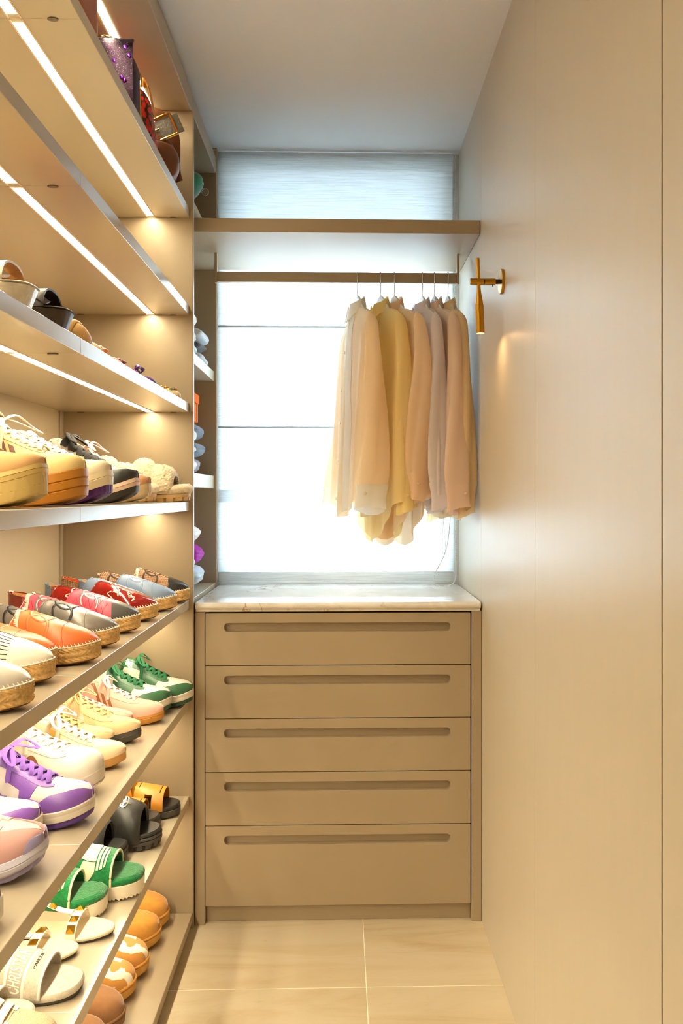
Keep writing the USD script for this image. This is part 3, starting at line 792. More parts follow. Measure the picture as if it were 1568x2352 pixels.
SILV = mat('silver_trim', '#b9b4ad', rough=.3, metal=.7)
def white_splash(l, u):
    r = np.random.default_rng(3 + int(l.side))
    for k, (t, s_) in enumerate(((.60, .75), (.62, .4), (.67, .55), (.70, .15), (.75, .6), (.58, .05), (.79, .35))):
        n = 6
        ts = t + np.cumsum(r.normal(0, .012, n)); ss = np.clip(-s_ + np.cumsum(r.normal(.05, .10, n)), -.93, .9)
        part(u, 'white_splash', l.line(list(ts), list(ss), .0011, .0003, 26, flat=.5), STITCH)
def quilting(l, u):
    ms = []
    for k in range(-3, 7):
        for d in (1, -1):
            q = np.linspace(-.92, .92, 22)
            t = .62 + .055 * k + d * .075 * q
            ok = (t > .46) & (t < .765) & ~((t < .53) & (np.abs(q) < .25))
            if ok.sum() > 3:
                P = l.off(t[ok], q[ok], -.0003 * np.ones(ok.sum()))
                ms.append(tube(P, .0007, 4))
    part(u, 'quilt_stitching', ms, MAG, kind='stuff')
def pinstripes(l, u):
    for k in range(15):
        s_ = -.96 + k * .128
        part(u, 'stripe', l.line([.50 if abs(s_) > .25 else .545, .765], [s_, s_ * .95], .0008, .0001, 16, flat=.6), BROWNT)
    part(u, 'vamp_band', l.patch(.60, .655, 0.52, 1.0, .0010, (-1,), nt=6, ns=8), WLEATH)
OUTL = mat('black_outline', '#1c1a19', rough=.5)
for far, toe, lab, kw in (
    (1, (-.420, 2.318), 'orange and black tweed espadrille with black toe cap, pressed against the end panel', dict(m=TWEED, capm=BLK, emb=BROWNT, lining=ORLIN, fray=True)),
    (0, (-.492, 2.236), 'orange and black tweed espadrille set back, second from the end panel', dict(m=TWEED, capm=BLK, emb=BROWNT, lining=ORLIN)),
    (1, (-.425, 2.165), 'blue-grey leather espadrille with its toe at the shelf edge', dict(m=BLUE, emb=BLUE)),
    (0, (-.480, 2.076), 'blue-grey leather espadrille set back between the blue front and red patent ones', dict(m=BLUE, emb=BLUE)),
    (1, (-.436, 1.993), 'red patent espadrille with white squiggles, toe at the shelf edge', dict(m=RED, pattern=white_splash)),
    (0, (-.500, 1.908), 'red patent espadrille set back behind the pink quilted one', dict(m=RED, pattern=white_splash)),
    (1, (-.438, 1.822), 'pink quilted espadrille with black toe cap fully in view', dict(m=PINK, capm=GREYC, emb=SILV, lining=MAG, pattern=quilting)),
    (0, (-.500, 1.737), 'pink quilted espadrille half hidden behind the gunmetal one', dict(m=PINK, capm=GREYC, emb=SILV, lining=MAG, fray=True, pattern=quilting)),
    (1, (-.438, 1.652), 'gunmetal grey espadrille with outlined emblem, toe at the shelf edge', dict(m=GREY, emb=OUTL)),
    (0, (-.498, 1.570), 'gunmetal grey espadrille set back behind the orange one', dict(m=GREY, emb=OUTL)),
    (1, (-.430, 1.497), 'orange leather espadrille with frayed collar, toe at the shelf edge', dict(m=ORANGE, emb=ORANGE, fray=True, stitch=FRAY)),
    (0, (-.482, 1.412), 'orange leather espadrille set back behind the striped one', dict(m=ORANGE, emb=ORANGE)),
    (1, (-.456, 1.336), 'cream espadrille with thin dark stripes and white toe cap', dict(m=CREAMF, capm=WLEATH, pattern=pinstripes)),
    (1, (-.431, 1.176), 'plain pearl grey espadrille nearest the viewer on the middle shelf', dict(m=PEARL))):
    espadrille(toe, lab, side=(1 if far else -1), ang=float(rng.normal(0, .8)), **kw)

# --- sneakers on the shelf below
WL2 = mat('white_tumbled_leather', '#e2d9cd', rough=.42, bump=.15, bscale=320)
GREEN = mat('green_leather', '#3c6b4a', rough=.36, bump=.12, bscale=280)
GREENL = mat('green_laces', '#1f6b40', rough=.8, bump=.4, bscale=900)
GRUB = mat('green_rubber', '#2f5340', rough=.5)
OFFW = mat('offwhite_rubber', '#dfd3c2', rough=.5)
PKS = mat('pink_suede', '#e9b6a4', rough=.85, sheen=.3, bump=.15, bscale=700)
PKL = mat('pale_pink_laces', '#f3d5cd', rough=.85, bump=.3, bscale=900)
BRS = mat('brown_stripe_leather', '#94613a', rough=.6)
BGS = mat('beige_suede', '#dcc094', rough=.85, sheen=.3, bump=.15, bscale=700)
BGL = mat('beige_laces', '#d9bd87', rough=.85, bump=.3, bscale=900)
BLKRUB = mat('dark_rubber', '#4b443f', rough=.6)
CRM = mat('cream_nylon', '#e4d6ba', rough=.6, bump=.1, bscale=900)
CRML = mat('cream_laces', '#f3e9d4', rough=.85, bump=.3, bscale=900)
CRS = mat('cream_suede', '#ead0ab', rough=.85, sheen=.3, bump=.15, bscale=700)
YEL = mat('mustard_leather', '#d8ab4f', rough=.6)
PUR = mat('purple_leather', '#8558b4', rough=.34, bump=.10, bscale=280)
PURL = mat('purple_laces', '#8a5fc0', rough=.8, bump=.4, bscale=900)
PURR = mat('purple_rubber', '#5e3d92', rough=.45)
def dunk_patches(c, wl):
    return [('toe_overlay', c, dict(t0=.70, t1=.9985, slo=0.0, shi=[(.70, .22), (.76, .42), (.84, .52), (.92, .66), (1, .75)], d=.0013, nt=26)),
            ('eyestay', c, dict(t0=.40, t1=.77, slo=[(.40, .58), (.55, .62), (.68, .60), (.77, .70)], shi=[(.40, .86), (.77, .80)], d=.0014, nt=18)),
            ('side_panel', c, dict(t0=.46, t1=.64, slo=0.0, shi=[(.46, .62), (.64, .64)], d=.0010, slant=.12)),
            ('swoosh', wl, dict(t0=.10, t1=.56, slo=[(.10, .56), (.22, .40), (.40, .22), (.56, .16)], shi=[(.10, .60), (.22, .54), (.40, .44), (.56, .34)], d=.0022, nt=22)),
            ('heel_counter', c, dict(t0=.005, t1=.24, slo=0.0, shi=[(0, .9), (.12, .9), (.24, .3)], d=.0012)),
            ('collar_panel', c, dict(t0=.06, t1=.33, slo=[(.06, .8), (.33, .66)], shi=.97, d=.0016))]
CUP = dict(levels=((0, -.002), (.1, 0), (.9, 0), (1, -.001)))
G6 = 'sneakers on the second shelf from the bottom'
def perforations(l, u, m):
    ms = []
    for i in range(5):
        for j in range(-3 + i // 2, 4 - i // 2):
            P = l.off(np.array(.735 + .022 * i), np.array(j * .085), np.array(.0001)); ms.append(ellip(P, (.0008, .0008, .0003), 1))
    part(u, 'perforations', ms, m, kind='stuff')
for toe, side, lab in (((-.408, 2.308), 1, 'white and green leather sneaker against the end panel, toe past the shelf edge'), ((-.452, 2.216), -1, 'white and green leather sneaker with large lace bow behind the pink sneaker')):
    l, u = sneaker(toe, ZS[6], lab, side, WL2, [('outsole', GRUB, 0, .38, .0015, CUP), ('midsole', OFFW, .38, 1.0, .0035, dict(levels=((0, -.001), (.08, 0), (.5, 0), (.56, -.0008), (.62, 0), (.92, 0), (1, -.0016))))], GREENL, thick=.030, spring=.014,
                   patches=dunk_patches(GREEN, WL2), tongue_m=GREEN, lining_m=mat('brown_lining', '#8b6d50', rough=.8), lace=dict(w=.0042, bow=True, loop=1.0, seed=int(-toe[0] * 1e3), d=.005), group=G6, W=.090)
    perforations(l, u, GREY)
for toe, side, lab in (((-.451, 2.136), 1, 'pink suede sneaker with brown side stripes and gum sole, toe forward'), ((-.511, 2.052), -1, 'pink suede sneaker set back behind the beige sneaker')):
    l, u = sneaker(toe, ZS[6], lab, side, PKS, [('outsole', RUBBER_GUM, 0, 1.0, .002, dict(levels=((0, -.002), (.15, 0), (.6, .0006), (.66, -.0004), (.72, .0004), (1, -.001))))], PKL, ridge=[(0, .07), (.30, .090), (.38, .086), (.46, .074), (.56, .058), (.66, .045), (.75, .036), (.84, .030), (.92, .023), (.97, .016), (1, .008)], thick=.021, toe_p=2.0, spring=.010, W=.082,
                   patches=[('eyestay', PKS, dict(t0=.40, t1=.79, slo=[(.40, .50), (.66, .55), (.79, .72)], shi=[(.40, .85), (.79, .86)], d=.0013)),
                            ('toe_overlay', PKS, dict(t0=.70, t1=.9985, slo=0, shi=[(.70, .30), (.78, .55), (1, .70)], d=.0012, nt=24)),
                            ('heel_tab', BRS, dict(t0=.004, t1=.14, slo=.35, shi=.95, d=.0012))] + three_stripes(BRS), lace=dict(w=.0036, loop=.85, seed=12), group=G6, seams=[([.74, .80, .88, .92], [.7, .42, .2, .0])])
for toe, side, lab in (((-.469, 1.970), 1, 'beige suede sneaker with white heel patch and dark sole, toe forward'), ((-.511, 1.884), -1, 'beige suede sneaker set back behind the cream sneaker with gum sole')):
    l, u = sneaker(toe, ZS[6], lab, side, BGS, [('outsole', BLKRUB, 0, 1.0, .0022, dict(levels=((0, -.002), (.15, 0), (.5, 0), (.55, .0006), (.6, 0), (1, -.001))))], BGL, ridge=[(0, .07), (.30, .090), (.38, .086), (.46, .074), (.56, .058), (.66, .045), (.75, .036), (.84, .030), (.92, .023), (.97, .016), (1, .008)], thick=.023, toe_p=1.9, toe_t=.70, spring=.012, W=.082,
                   patches=[('eyestay', BGS, dict(t0=.40, t1=.78, slo=[(.40, .52), (.66, .50), (.78, .62)], shi=[(.40, .86), (.78, .82)], d=.0014)),
                            ('toe_overlay', BGS, dict(t0=.66, t1=.9985, slo=0, shi=[(.66, .1), (.76, .50), (1, .62)], d=.0012, nt=24)),
                            ('side_flash', WL2, dict(t0=.46, t1=.54, slo=0.02, shi=.52, d=.0013, slant=-.10)), ('side_flash', WL2, dict(t0=.32, t1=.40, slo=0.02, shi=.56, d=.0013, slant=-.10))], lace=dict(w=.0026, th=.6, loop=1.0, seed=5, d=.005), group=G6)
for toe, side, lab in (((-.459, 1.794), 1, 'cream sneaker with blush suede toe and gum sole'),):
    l, u = sneaker(toe, ZS[6], lab, side, CRM, [('outsole', mat('tan_gum', '#cf9a58', rough=.6), 0, 1.0, .0016, dict(levels=((0, -.002), (.2, 0), (1, -.001)), n=160, disp=lambda a_, f, t: (.0007 * np.sign(np.sin(a_ / .0026 * np.pi)) if f < .5 else 0)))], CRML, ridge=[(0, .07), (.30, .090), (.38, .086), (.46, .074), (.56, .058), (.66, .045), (.75, .036), (.84, .030), (.92, .023), (.97, .016), (1, .008)], thick=.018, toe_p=2.1, spring=.014, W=.086,
                   patches=[('toe_overlay', CRS, dict(t0=.64, t1=.9985, slo=0, shi=[(.64, .22), (.74, .40), (.80, .62), (.9, .72), (1, .8)], d=.0014, nt=26)),
                            ('eyestay', CRS, dict(t0=.40, t1=.77, slo=[(.40, .60), (.77, .62)], shi=[(.40, .86), (.77, .84)], d=.0014)),
                            ('side_patch', YEL, dict(t0=.44, t1=.52, slo=0.05, shi=.60, d=.0012, slant=-.08)), ('side_panel', CRS, dict(t0=.53, t1=.60, slo=0.02, shi=.58, d=.0013, slant=-.10))], lace=dict(w=.0044, loop=1.3, seed=8, d=.006), group=G6)
def teeth(a_, f, t):
    return np.where(f < .4, .0012 * np.sign(np.sin(a_ / .0038 * np.pi)), 0)
l, u = sneaker((-.463, 1.640), ZS[6], 'white leather running sneaker with brown side mark and serrated cream sole', 1, WLEATH,
    [('midsole', OFFW, .18, 1.0, .0028, dict(levels=((0, -.0022), (.15, 0), (.9, 0), (1, -.0014)))), ('tread', OFFW, 0, .2, .0012, dict(n=220, levels=((0, 0), (1, 0)), disp=lambda a_, f, t: .0016 * np.sign(np.sin(a_ / .0034 * np.pi)), zfun=lambda z, t, f, arc: z + (.0045 * (np.sin(arc / .0034 * np.pi) > 0) if f < .5 else 0)))], CRML, thick=.030, spring=.020, toe_p=2.4, W=.098,
    patches=[('eyestay', WLEATH, dict(t0=.40, t1=.78, slo=[(.40, .50), (.66, .52), (.78, .66)], shi=[(.40, .86), (.78, .86)], d=.0014)), ('toe_cap_full', WLEATH, dict(t0=.80, d=.0010, edge=lambda g: -.05 * (1 - g))),
             ('side_swoosh', BRS, dict(t0=.36, t1=.58, slo=[(.36, .06), (.48, .02), (.58, .04)], shi=[(.36, .10), (.46, .26), (.53, .42), (.58, .30)], d=.0012)),
             ('quarter_panel', CRM, dict(t0=.12, t1=.42, slo=0.0, shi=.50, d=.0018, slant=.08))], lace=dict(w=.0036, loop=1.0, seed=21, d=.005), group=G6, ridge=[(0, .075), (.30, .104), (.38, .100), (.46, .088), (.56, .073), (.66, .062), (.76, .054), (.84, .048), (.92, .039), (.97, .028), (1, .014)])
for toe, side, lab in (((-.438, 1.490), 1, 'white and purple leather sneaker with purple laces, toe forward'), ((-.500, 1.390), -1, 'white and purple leather sneaker set back behind the pink runner')):
    l, u = sneaker(toe, ZS[6], lab, side, WL2, [('outsole', PURR, 0, .36, .0012, dict(levels=((0, -.002), (.25, 0), (.5, .0004), (.6, -.0002), (1, -.0008)))), ('midsole', OFFW, .36, 1.0, .0035, dict(levels=((0, -.001), (.08, 0), (.52, 0), (.58, -.0009), (.64, 0), (.92, 0), (1, -.0016))))], PURL, thick=.030, spring=.016,
                   patches=dunk_patches(PUR, WL2), tongue_m=PUR, lace=dict(w=.0046, loop=1.1, seed=31 + side, d=.005), group=G6, W=.090)
    perforations(l, u, GREY)
MAUVE = mat('mauve_suede', '#b98d89', rough=.9, sheen=.4, bump=.15, bscale=700)
ROSE = mat('rose_leather', '#e0b9ac', rough=.55, bump=.1, bscale=300)
LIL = mat('lilac_rubber', '#9c95c0', rough=.5)
LILW = mat('pale_lilac_foam', '#c9c6d8', rough=.6)
l, u = sneaker((-.452, 1.288), ZS[6], 'mauve and rose suede running shoe with lilac toe bumper', 1, ROSE, [('outsole', LIL, 0, .3, .000, dict(n=160, levels=((0, -.003), (.3, -.001), (1, 0)), disp=lambda a_, f, t: -.002 * (np.sin(a_ / .012 * np.pi) > .6))), ('midsole', LILW, .3, 1.0, .004, dict(levels=((0, -.003), (.2, 0), (.42, .001), (.48, -.0004), (.56, .001), (.95, -.001), (1, -.004))))], PKL, thick=.032, spring=.022, W=.106, toe_p=2.3,
    patches=[('mudguard', MAUVE, dict(t0=.46, t1=.9985, slo=0, shi=[(.46, .42), (.62, .58), (.78, .74), (.9, .86), (1, .92)], d=.0016, nt=30)), ('toe_bumper', LIL, dict(t0=.93, t1=.9985, slo=0, shi=[(.93, .02), (.96, .45), (1, .55)], d=.0034, nt=14)),
             ('lower_eyestay', ROSE, dict(t0=.5, t1=.78, slo=[(.5, .58), (.78, .70)], shi=.92, d=.002))], lace=dict(t0=.42, t1=.70, seed=3), group=G6)
l, u = sneaker((-.452, 1.120), ZS[6], 'brown and cream sneaker toe at the left picture edge', 1, mat('brown_suede', '#6e4a38', rough=.85, sheen=.3, bump=.15, bscale=700), [('sole', OFFW, 0, 1.0, .003, CUP)], CRML, thick=.028, spring=.014, group=G6, lace=dict(bow=False))

# --- sneakers and fluffy slippers at eye level
G4 = 'shoes on the eye-level shelf'
TSU = mat('tan_suede', '#dcae74', rough=.9, sheen=.35, bump=.15, bscale=800)
YSU = mat('pale_yellow_leather', '#e8cc8d', rough=.6, bump=.12, bscale=500)
PLUM = mat('plum_stripe', '#7d5147', rough=.6)
AMBER = mat('amber_gum_rubber', '#c07f28', rough=.42)
MUST = mat('mustard_rubber', '#d9bb72', rough=.55)
def herring(a_, f, t):
    ph = a_ / .011 + (f * 1.4 if f < .5 else -f * 1.4)
    return .0011 * (np.abs(np.sin(np.pi * ph)) < .22) * -1
part_ = None
l, u = sneaker((-.440, 1.255), ZS[4], 'tan suede platform sneaker nearest the viewer at eye level', 1, TSU, [('sole_band', MUST, .70, 1.0, .0035, dict(levels=((0, 0), (.45, 0), (.5, -.0008), (.55, 0), (1, -.002)))), ('sole', MUST, 0, .70, .0030, dict(n=260, levels=((0, -.002), (.04, -.0005), (.12, 0), (.3, 0), (.46, 0), (.5, 0), (.6, 0), (.8, 0), (.96, 0), (1, 0)), disp=herring))], CRML, thick=.046, spring=.020, W=.104, toe_p=2.4, ridge=[(0, .075), (.22, .094), (.32, .090), (.45, .074), (.58, .056), (.70, .042), (.80, .034), (.90, .025), (.96, .018), (1, .008)],
               lace=dict(w=.004, loop=1.0, seed=2), group=G4, patches=[('toe_overlay', TSU, dict(t0=.66, t1=.9985, slo=0, shi=[(.66, .1), (.8, .6), (1, .8)], d=.001, nt=22)), ('side_panel', BRS, dict(t0=.40, t1=.56, slo=0, shi=.5, d=.001))])
l, u = sneaker((-.440, 1.452), ZS[4], 'pale yellow sneaker with plum stripes and thick amber gum platform', 1, YSU, [('sole_lower', AMBER, 0, .36, .0035, dict(levels=((0, -.003), (.15, 0), (.9, .001), (1, -.0012)))), ('sole_middle', AMBER, .36, .66, .0035, dict(levels=((0, -.0012), (.12, .0008), (.9, .0008), (1, -.0012)))), ('sole_upper', AMBER, .66, 1.0, .0035, dict(levels=((0, -.0012), (.12, .0005), (.9, -.0005), (1, -.003))))], CRML, thick=.050, spring=.016, W=.106, toe_p=2.3,
               lace=dict(w=.0042, loop=1.7, seed=14, d=.006, t0=.44), group=G4, patches=[('eyestay', YSU, dict(t0=.40, t1=.77, slo=[(.40, .60), (.77, .70)], shi=.86, d=.0014)), ('toe_overlay', YSU, dict(t0=.76, t1=.9985, slo=0, shi=[(.76, .4), (.82, .8), (1, .9)], d=.001, nt=22))] + three_stripes(PLUM, .46, .04, .065, .18, .62))
l, u = sneaker((-.440, 1.610), ZS[4], 'cream sneaker with white laces and purple outsole', 1, CRM, [('outsole', mat('violet_rubber', '#5b2c82', rough=.5), 0, .38, .002, dict(n=200, levels=((0, -.002), (.3, 0), (1, 0)), disp=lambda a_, f, t: .0007 * np.sin(a_ / .0022 * np.pi))), ('midsole', mat('cream_rubber', '#eadbb8', rough=.5), .38, 1.0, .0035, dict(levels=((0, 0), (.55, .0005), (.6, -.0006), (.65, .0005), (1, -.001))))], CRML, thick=.044, spring=.022, W=.102, toe_p=2.6,
               lace=dict(w=.0042, bow=False, seed=4, t0=.42, rows=7), group=G4, patches=[('toe_overlay', CRM, dict(t0=.70, t1=.9985, slo=0, shi=[(.70, .35), (.8, .62), (1, .9)], d=.0012, nt=22)), ('eyestay', CRM, dict(t0=.40, t1=.78, slo=.5, shi=.86, d=.0012)), ('lace_guard', mat('taupe_trim', '#7b6a5d', rough=.5), dict(t0=.755, t1=.79, slo=.74, shi=.95, d=.002))])
GRY2 = mat('stone_grey_suede', '#b5a89c', rough=.85, sheen=.3, bump=.15, bscale=700)
BLKL = mat('black_laces', '#2c2927', rough=.75, bump=.4, bscale=900)
l, u = sneaker((-.440, 1.822), ZS[4], 'grey sneaker with wide black laces and black toe', 1, GRY2, [('outsole', mat('black_rubber', '#2f2a28', rough=.55), 0, .50, .002, dict(levels=((0, -.004), (.3, 0), (1, .001)))), ('midsole', mat('blush_rubber', '#e2c3ae', rough=.55), .50, 1.0, .003, dict(levels=((0, 0), (.45, .001), (.5, -.0006), (.55, .001), (1, -.001))))], BLKL, thick=.034, spring=.022, W=.102, toe_p=2.3,
               lace=dict(w=.0062, th=.42, loop=.9, seed=9, d=.007, half=.26, t0=.42, t1=.74, rows=6, tails=False), group=G4, patches=[('toe_overlay', BLK, dict(t0=.72, t1=.9985, slo=0, shi=[(.72, .4), (.82, .62), (1, .75)], d=.0014, nt=22)), ('eyestay', GRY2, dict(t0=.38, t1=.78, slo=.48, shi=.84, d=.0014)), ('eyestay_trim', BLK, dict(t0=.38, t1=.79, slo=.43, shi=.475, d=.0016)), ('vamp_panel', WLEATH, dict(t0=.62, t1=.84, slo=.5, shi=1.0, d=.0008))],
               ridge=[(0, .08), (.28, .112), (.37, .106), (.47, .090), (.58, .070), (.70, .052), (.80, .042), (.90, .033), (.96, .024), (1, .012)])
l, u = sneaker((-.450, 1.985), ZS[4], 'mauve sneaker with tan toe between black-laced sneaker and fluffy slippers', 1, mat('mauve_nylon', '#c1a19b', rough=.6), [('sole', mat('sand_rubber', '#d9c096', rough=.6), 0, 1.0, .0025, dict(n=200, levels=((0, -.003), (.3, 0), (1, -.001)), disp=lambda a_, f, t: (.0008 * np.sin(a_ / .0028 * np.pi) if f < .5 else 0)))], PKL, thick=.030, spring=.016, W=.098,
               lace=dict(w=.005, loop=1.2, seed=6, t0=.43, tails=False), group=G4, patches=[('toe_overlay', mat('terracotta_suede', '#bd8a63', rough=.85), dict(t0=.74, t1=.9985, slo=0, shi=[(.74, .4), (.84, .62), (1, .75)], d=.0014, nt=22))], ridge=[(0, .085), (.28, .116), (.37, .108), (.47, .090), (.58, .066), (.70, .048), (.80, .038), (.90, .030), (.96, .022), (1, .012)])
FUR = mat('sheepskin_curls', '#e3d0b0', rough=.95, sheen=.6, bump=.5, bscale=420, var=.10, vscale=240)
LUG = mat('tan_lug_rubber', '#cda871', rough=.6)
for toe, side, lab in (((-.414, 2.300), 1, 'curly sheepskin slipper with open toe against the end panel'), ((-.480, 2.165), -1, 'curly sheepskin slipper half hidden behind the sneakers')):
    L = .255
    l = Last(L, .100, side, thick=.030, spring=.004, ridge=[(0, .05), (1, .05)], toe_p=2.3)
    u = shoe_thing('fluffy_slipper', lab, 'slipper', toe, ZS[4], L, 0, 'fluffy slippers at eye level')
    part(u, 'lug_sole', l.sole(0, .62, .002, n=240, levels=((0, -.003), (.5, -.001), (.55, 0), (1, 0)), disp=lambda a_, f, t: (-.006 * (np.sin(a_ / .013 * np.pi) > .72) if f < .52 else 0)), LUG, smooth=30)
    fb = l.sole(.62, 1.5, .002, n=180, levels=((0, -.002), (.2, .003), (.45, .006), (.7, .004), (.9, -.004), (1, -.014)))
    part(u, 'fur_footbed', fluff(fb, .006, 190, 3), FUR, smooth=60)
    fn = strap_fn(l, None, .100, lambda x: .030 + .034 * np.clip((.235 - x) / .10, 0, 1), mrg=-.004, base=.004)
    ms = []
    for u0, u1, big in ((0, .062, 1.0), (.054, .118, .9)):
        U, V = np.meshgrid(np.linspace(u0, u1, 44), np.linspace(0.0, 1.0, 100), indexing='ij')
        P, N = fn(U, V)
        q = (U - u0) / (u1 - u0)
        bulge = .021 * np.sqrt(np.clip(1 - (2 * q - 1) ** 2, 0, 1)) * big
        k = np.abs(meshkit.noise(P * 300, 4) - .5) * 2 + .6 * meshkit.noise(P * 80, 9)
        P = P + N * (bulge + .0050 * (k - .6))[..., None]
        ms.append(orient_as(grid(P), np.array([0, 0, 1.0])))
    for mm in ms:
        part(u, 'fur_strap', solidify(mm, .006), FUR, smooth=60)

# --- slides and sandals
G7 = 'sandals on the lowest raised shelf'
HOR = mat('saffron_leather', '#d38a2c', rough=.42, bump=.08, bscale=260)
for toe, side, lab in (((-.432, 2.248), 1, 'saffron leather sandal with cut-out strap on black sole, nearest the end panel'), ((-.467, 2.150), -1, 'saffron leather sandal half hidden behind the black slide')):
    L = .26; l = Last(L, .092, side, thick=.026, spring=.004, ridge=[(0, .05), (1, .05)], toe_p=2.4)
    u = shoe_thing('strap_sandal', lab, 'sandal', toe, ZS[7], L, 0, G7)
    part(u, 'sole', l.sole(0, .68, .003, [(0, -.003), (.15, 0), (.9, 0), (1, -.002)]), BLKRUB)
    part(u, 'footbed', l.sole(.66, 1.08, .0015, [(0, -.002), (.2, 0), (.7, 0), (1, -.004)]), BLK)
    fn = strap_fn(l, None, .146, lambda x: .040 + .012 * np.clip((.22 - x) / .07, 0, 1), mrg=.0035)
    pg = sbox(0, .0, .078, 1).difference(unary_union([sbox(.029, -.1, .048, .27), sbox(.029, .73, .048, 1.1), sbox(.066, .34, .0685, .62), sbox(.0095, .40, .012, .62)]))
    part(u, 'strap', mapped(pg, fn, (.008, .05), -.0014, .0014), HOR, smooth=40)
    fn2 = strap_fn(l, None, .120, lambda x: .080 + 0 * x, mrg=.001)
    part(u, 'ankle_strap', mapped(sbox(0, .0, .026, 1), lambda a_, b_: (lambda r: (r[0] + np.array([-.25, 0, 0]) * (r[0][:, 2:3] - .04) * 1.0, r[1]))(fn2(a_, b_)), (.008, .05), -.0013, .0013), HOR, smooth=40)
for toe, side, lab in (((-.441, 2.055), 1, 'black leather slide with puffy strap and silver emblem'), ((-.500, 1.948), -1, 'black leather slide tucked behind the green terry slide')):
    L = .265; l = Last(L, .098, side, thick=.034, spring=.006, ridge=[(0, .05), (1, .05)], toe_p=2.4)
    u = shoe_thing('slide_sandal', lab, 'sandal', toe, ZS[7], L, 0, G7)
    part(u, 'lug_sole', l.sole(0, .55, .003, n=240, levels=((0, -.002), (.55, -.001), (.6, .001), (1, 0)), disp=lambda a_, f, t: (-.005 * (np.sin(a_ / .011 * np.pi) > .7) if f < .57 else 0)), BLKRUB, smooth=30)
    part(u, 'welt', l.sole(.55, .80, .003, [(0, -.002), (.3, .001), (.7, .001), (1, -.002)]), BLKRUB)
    part(u, 'footbed', l.sole(.80, 1.10, .0015, [(0, -.002), (.3, .001), (.7, 0), (1, -.004)]), BLK)
    fn = strap_fn(l, None, .118, lambda x: .054 + .036 * np.clip((.225 - x) / .11, 0, 1), mrg=.005, sink=.014)
    U, V = np.meshgrid(np.linspace(0, .108, 30), np.linspace(0, 1, 50), indexing='ij'); P, N = fn(U, V)
    q = U / .108
    P = P + N * (.006 * np.clip(1 - (2 * q - 1) ** 6, 0, 1) + .0022 * (meshkit.fbm(np.stack([U * 30, V * 5, 0 * U], -1), 3, 5) - .5))[..., None]
    part(u, 'strap', solidify(orient_as(grid(P), np.array([0, 0, 1.0])), .007), BLK, smooth=60)
    fe = lambda a_, b_: fn(a_, b_)
    el = affinity.scale(Point(0, 0).buffer(1, quad_segs=10), .011, .10)
    em_ = unary_union([affinity.scale(el, 1, 1), ]).difference(affinity.scale(el, .78, .78)).union(unary_union([affinity.scale(el, .25, .8), affinity.scale(el, .8, .18), sbox(.009, -.02, .017, .02)]))
    part(u, 'emblem', mapped(affinity.translate(em_, .060, .44), fe, (.006, .05), .0045, .0085), STEEL, smooth=30, label='silver oval emblem')
TERRY = mat('green_terry', '#128040', rough=.95, sheen=.6, bump=.8, bscale=520, var=.25, vscale=160, dist=.003)
CRMR = mat('cream_foam', '#efe3cd', rough=.6)
PIPE = mat('cream_piping', '#eadbb9', rough=.6)
def trefoil():
    leaf = affinity.scale(Point(0, 0).buffer(1, quad_segs=12), .0088, .0175)
    c = affinity.translate(leaf, 0, .010)
    lf = affinity.rotate(affinity.translate(leaf, 0, .0165), 62, origin=(0, 0)); rt = affinity.rotate(affinity.translate(leaf, 0, .0165), -62, origin=(0, 0))
    gap = .0011
    base = unary_union([lf.difference(c.buffer(gap)), rt.difference(c.buffer(gap)), c, sbox(-.017, -.012, .017, .0).intersection(Point(0, .001).buffer(.017))])
    cuts = [sbox(-.04, y - .0008, .04, y + .0008) for y in (-.0092, -.0050, -.0008)]
    return base.difference(unary_union(cuts)).buffer(0)
for toe, side, lab in (((-.426, 1.812), 1, 'green terry slide with cream leaf emblem on white platform, toe forward'), ((-.482, 1.714), -1, 'green terry slide set back behind the studded sandal')):
    L = .265; l = Last(L, .098, side, thick=.036, spring=.004, ridge=[(0, .05), (1, .05)], toe_p=2.5)
    u = shoe_thing('slide_sandal', lab, 'sandal', toe, ZS[7], L, 0, G7)
    part(u, 'platform_sole', l.sole(0, .84, .0025, n=240, levels=((0, -.001), (.16, -.001), (.17, 0), (.95, 0), (1, -.001)), zfun=lambda z, t, f, arc: z + (.0055 * np.abs((arc / .009) % 1.0) if f < .01 else 0)), CRMR, smooth=30)
    fb = l.sole(.82, 1.22, .0015, [(0, -.002), (.2, .001), (.6, .001), (.85, -.002), (1, -.008)], n=170)
    part(u, 'terry_footbed', fluff(fb, .0022, 300, 2), TERRY, smooth=60)
    xs = .098
    hh = lambda x: .044 + .022 * np.clip((.21 - x) / .11, 0, 1)
    fn = strap_fn(l, None, xs, hh, mrg=.0035, sink=.006)
    U, V = np.meshgrid(np.linspace(0, .110, 40), np.linspace(0, 1, 90), indexing='ij'); P, N = fn(U, V)
    P = P + N * (.0012 + .0014 * (meshkit.noise(P * 420, 2) - .5))[..., None]
    part(u, 'terry_strap', solidify(orient_as(grid(P), np.array([0, 0, 1.0])), .004), TERRY, smooth=60)
    for ue in (.110, 0.0):
        P, N = fn(np.full(40, ue), np.linspace(0, 1, 40)); part(u, 'piping', tube(P, .0026, 8), PIPE)
    tf = trefoil()
    lg = affinity.affine_transform(tf, [0, -1.75, 1.75 / .150, 0, .076, .37])
    for g in getattr(lg, 'geoms', [lg]):
        part(u, 'emblem_piece', mapped(g, fn, (.006, .04), .0008, .0034), PIPE, smooth=40, label='cream leaf emblem piece')
STUD = mat('gold_stud', '#c99a33', rough=.18, metal=1.0)
NUDE = mat('ivory_leather', '#ecdcc0', rough=.45, bump=.05, bscale=300)
IVS = mat('ivory_patent', '#f3ead8', rough=.25)
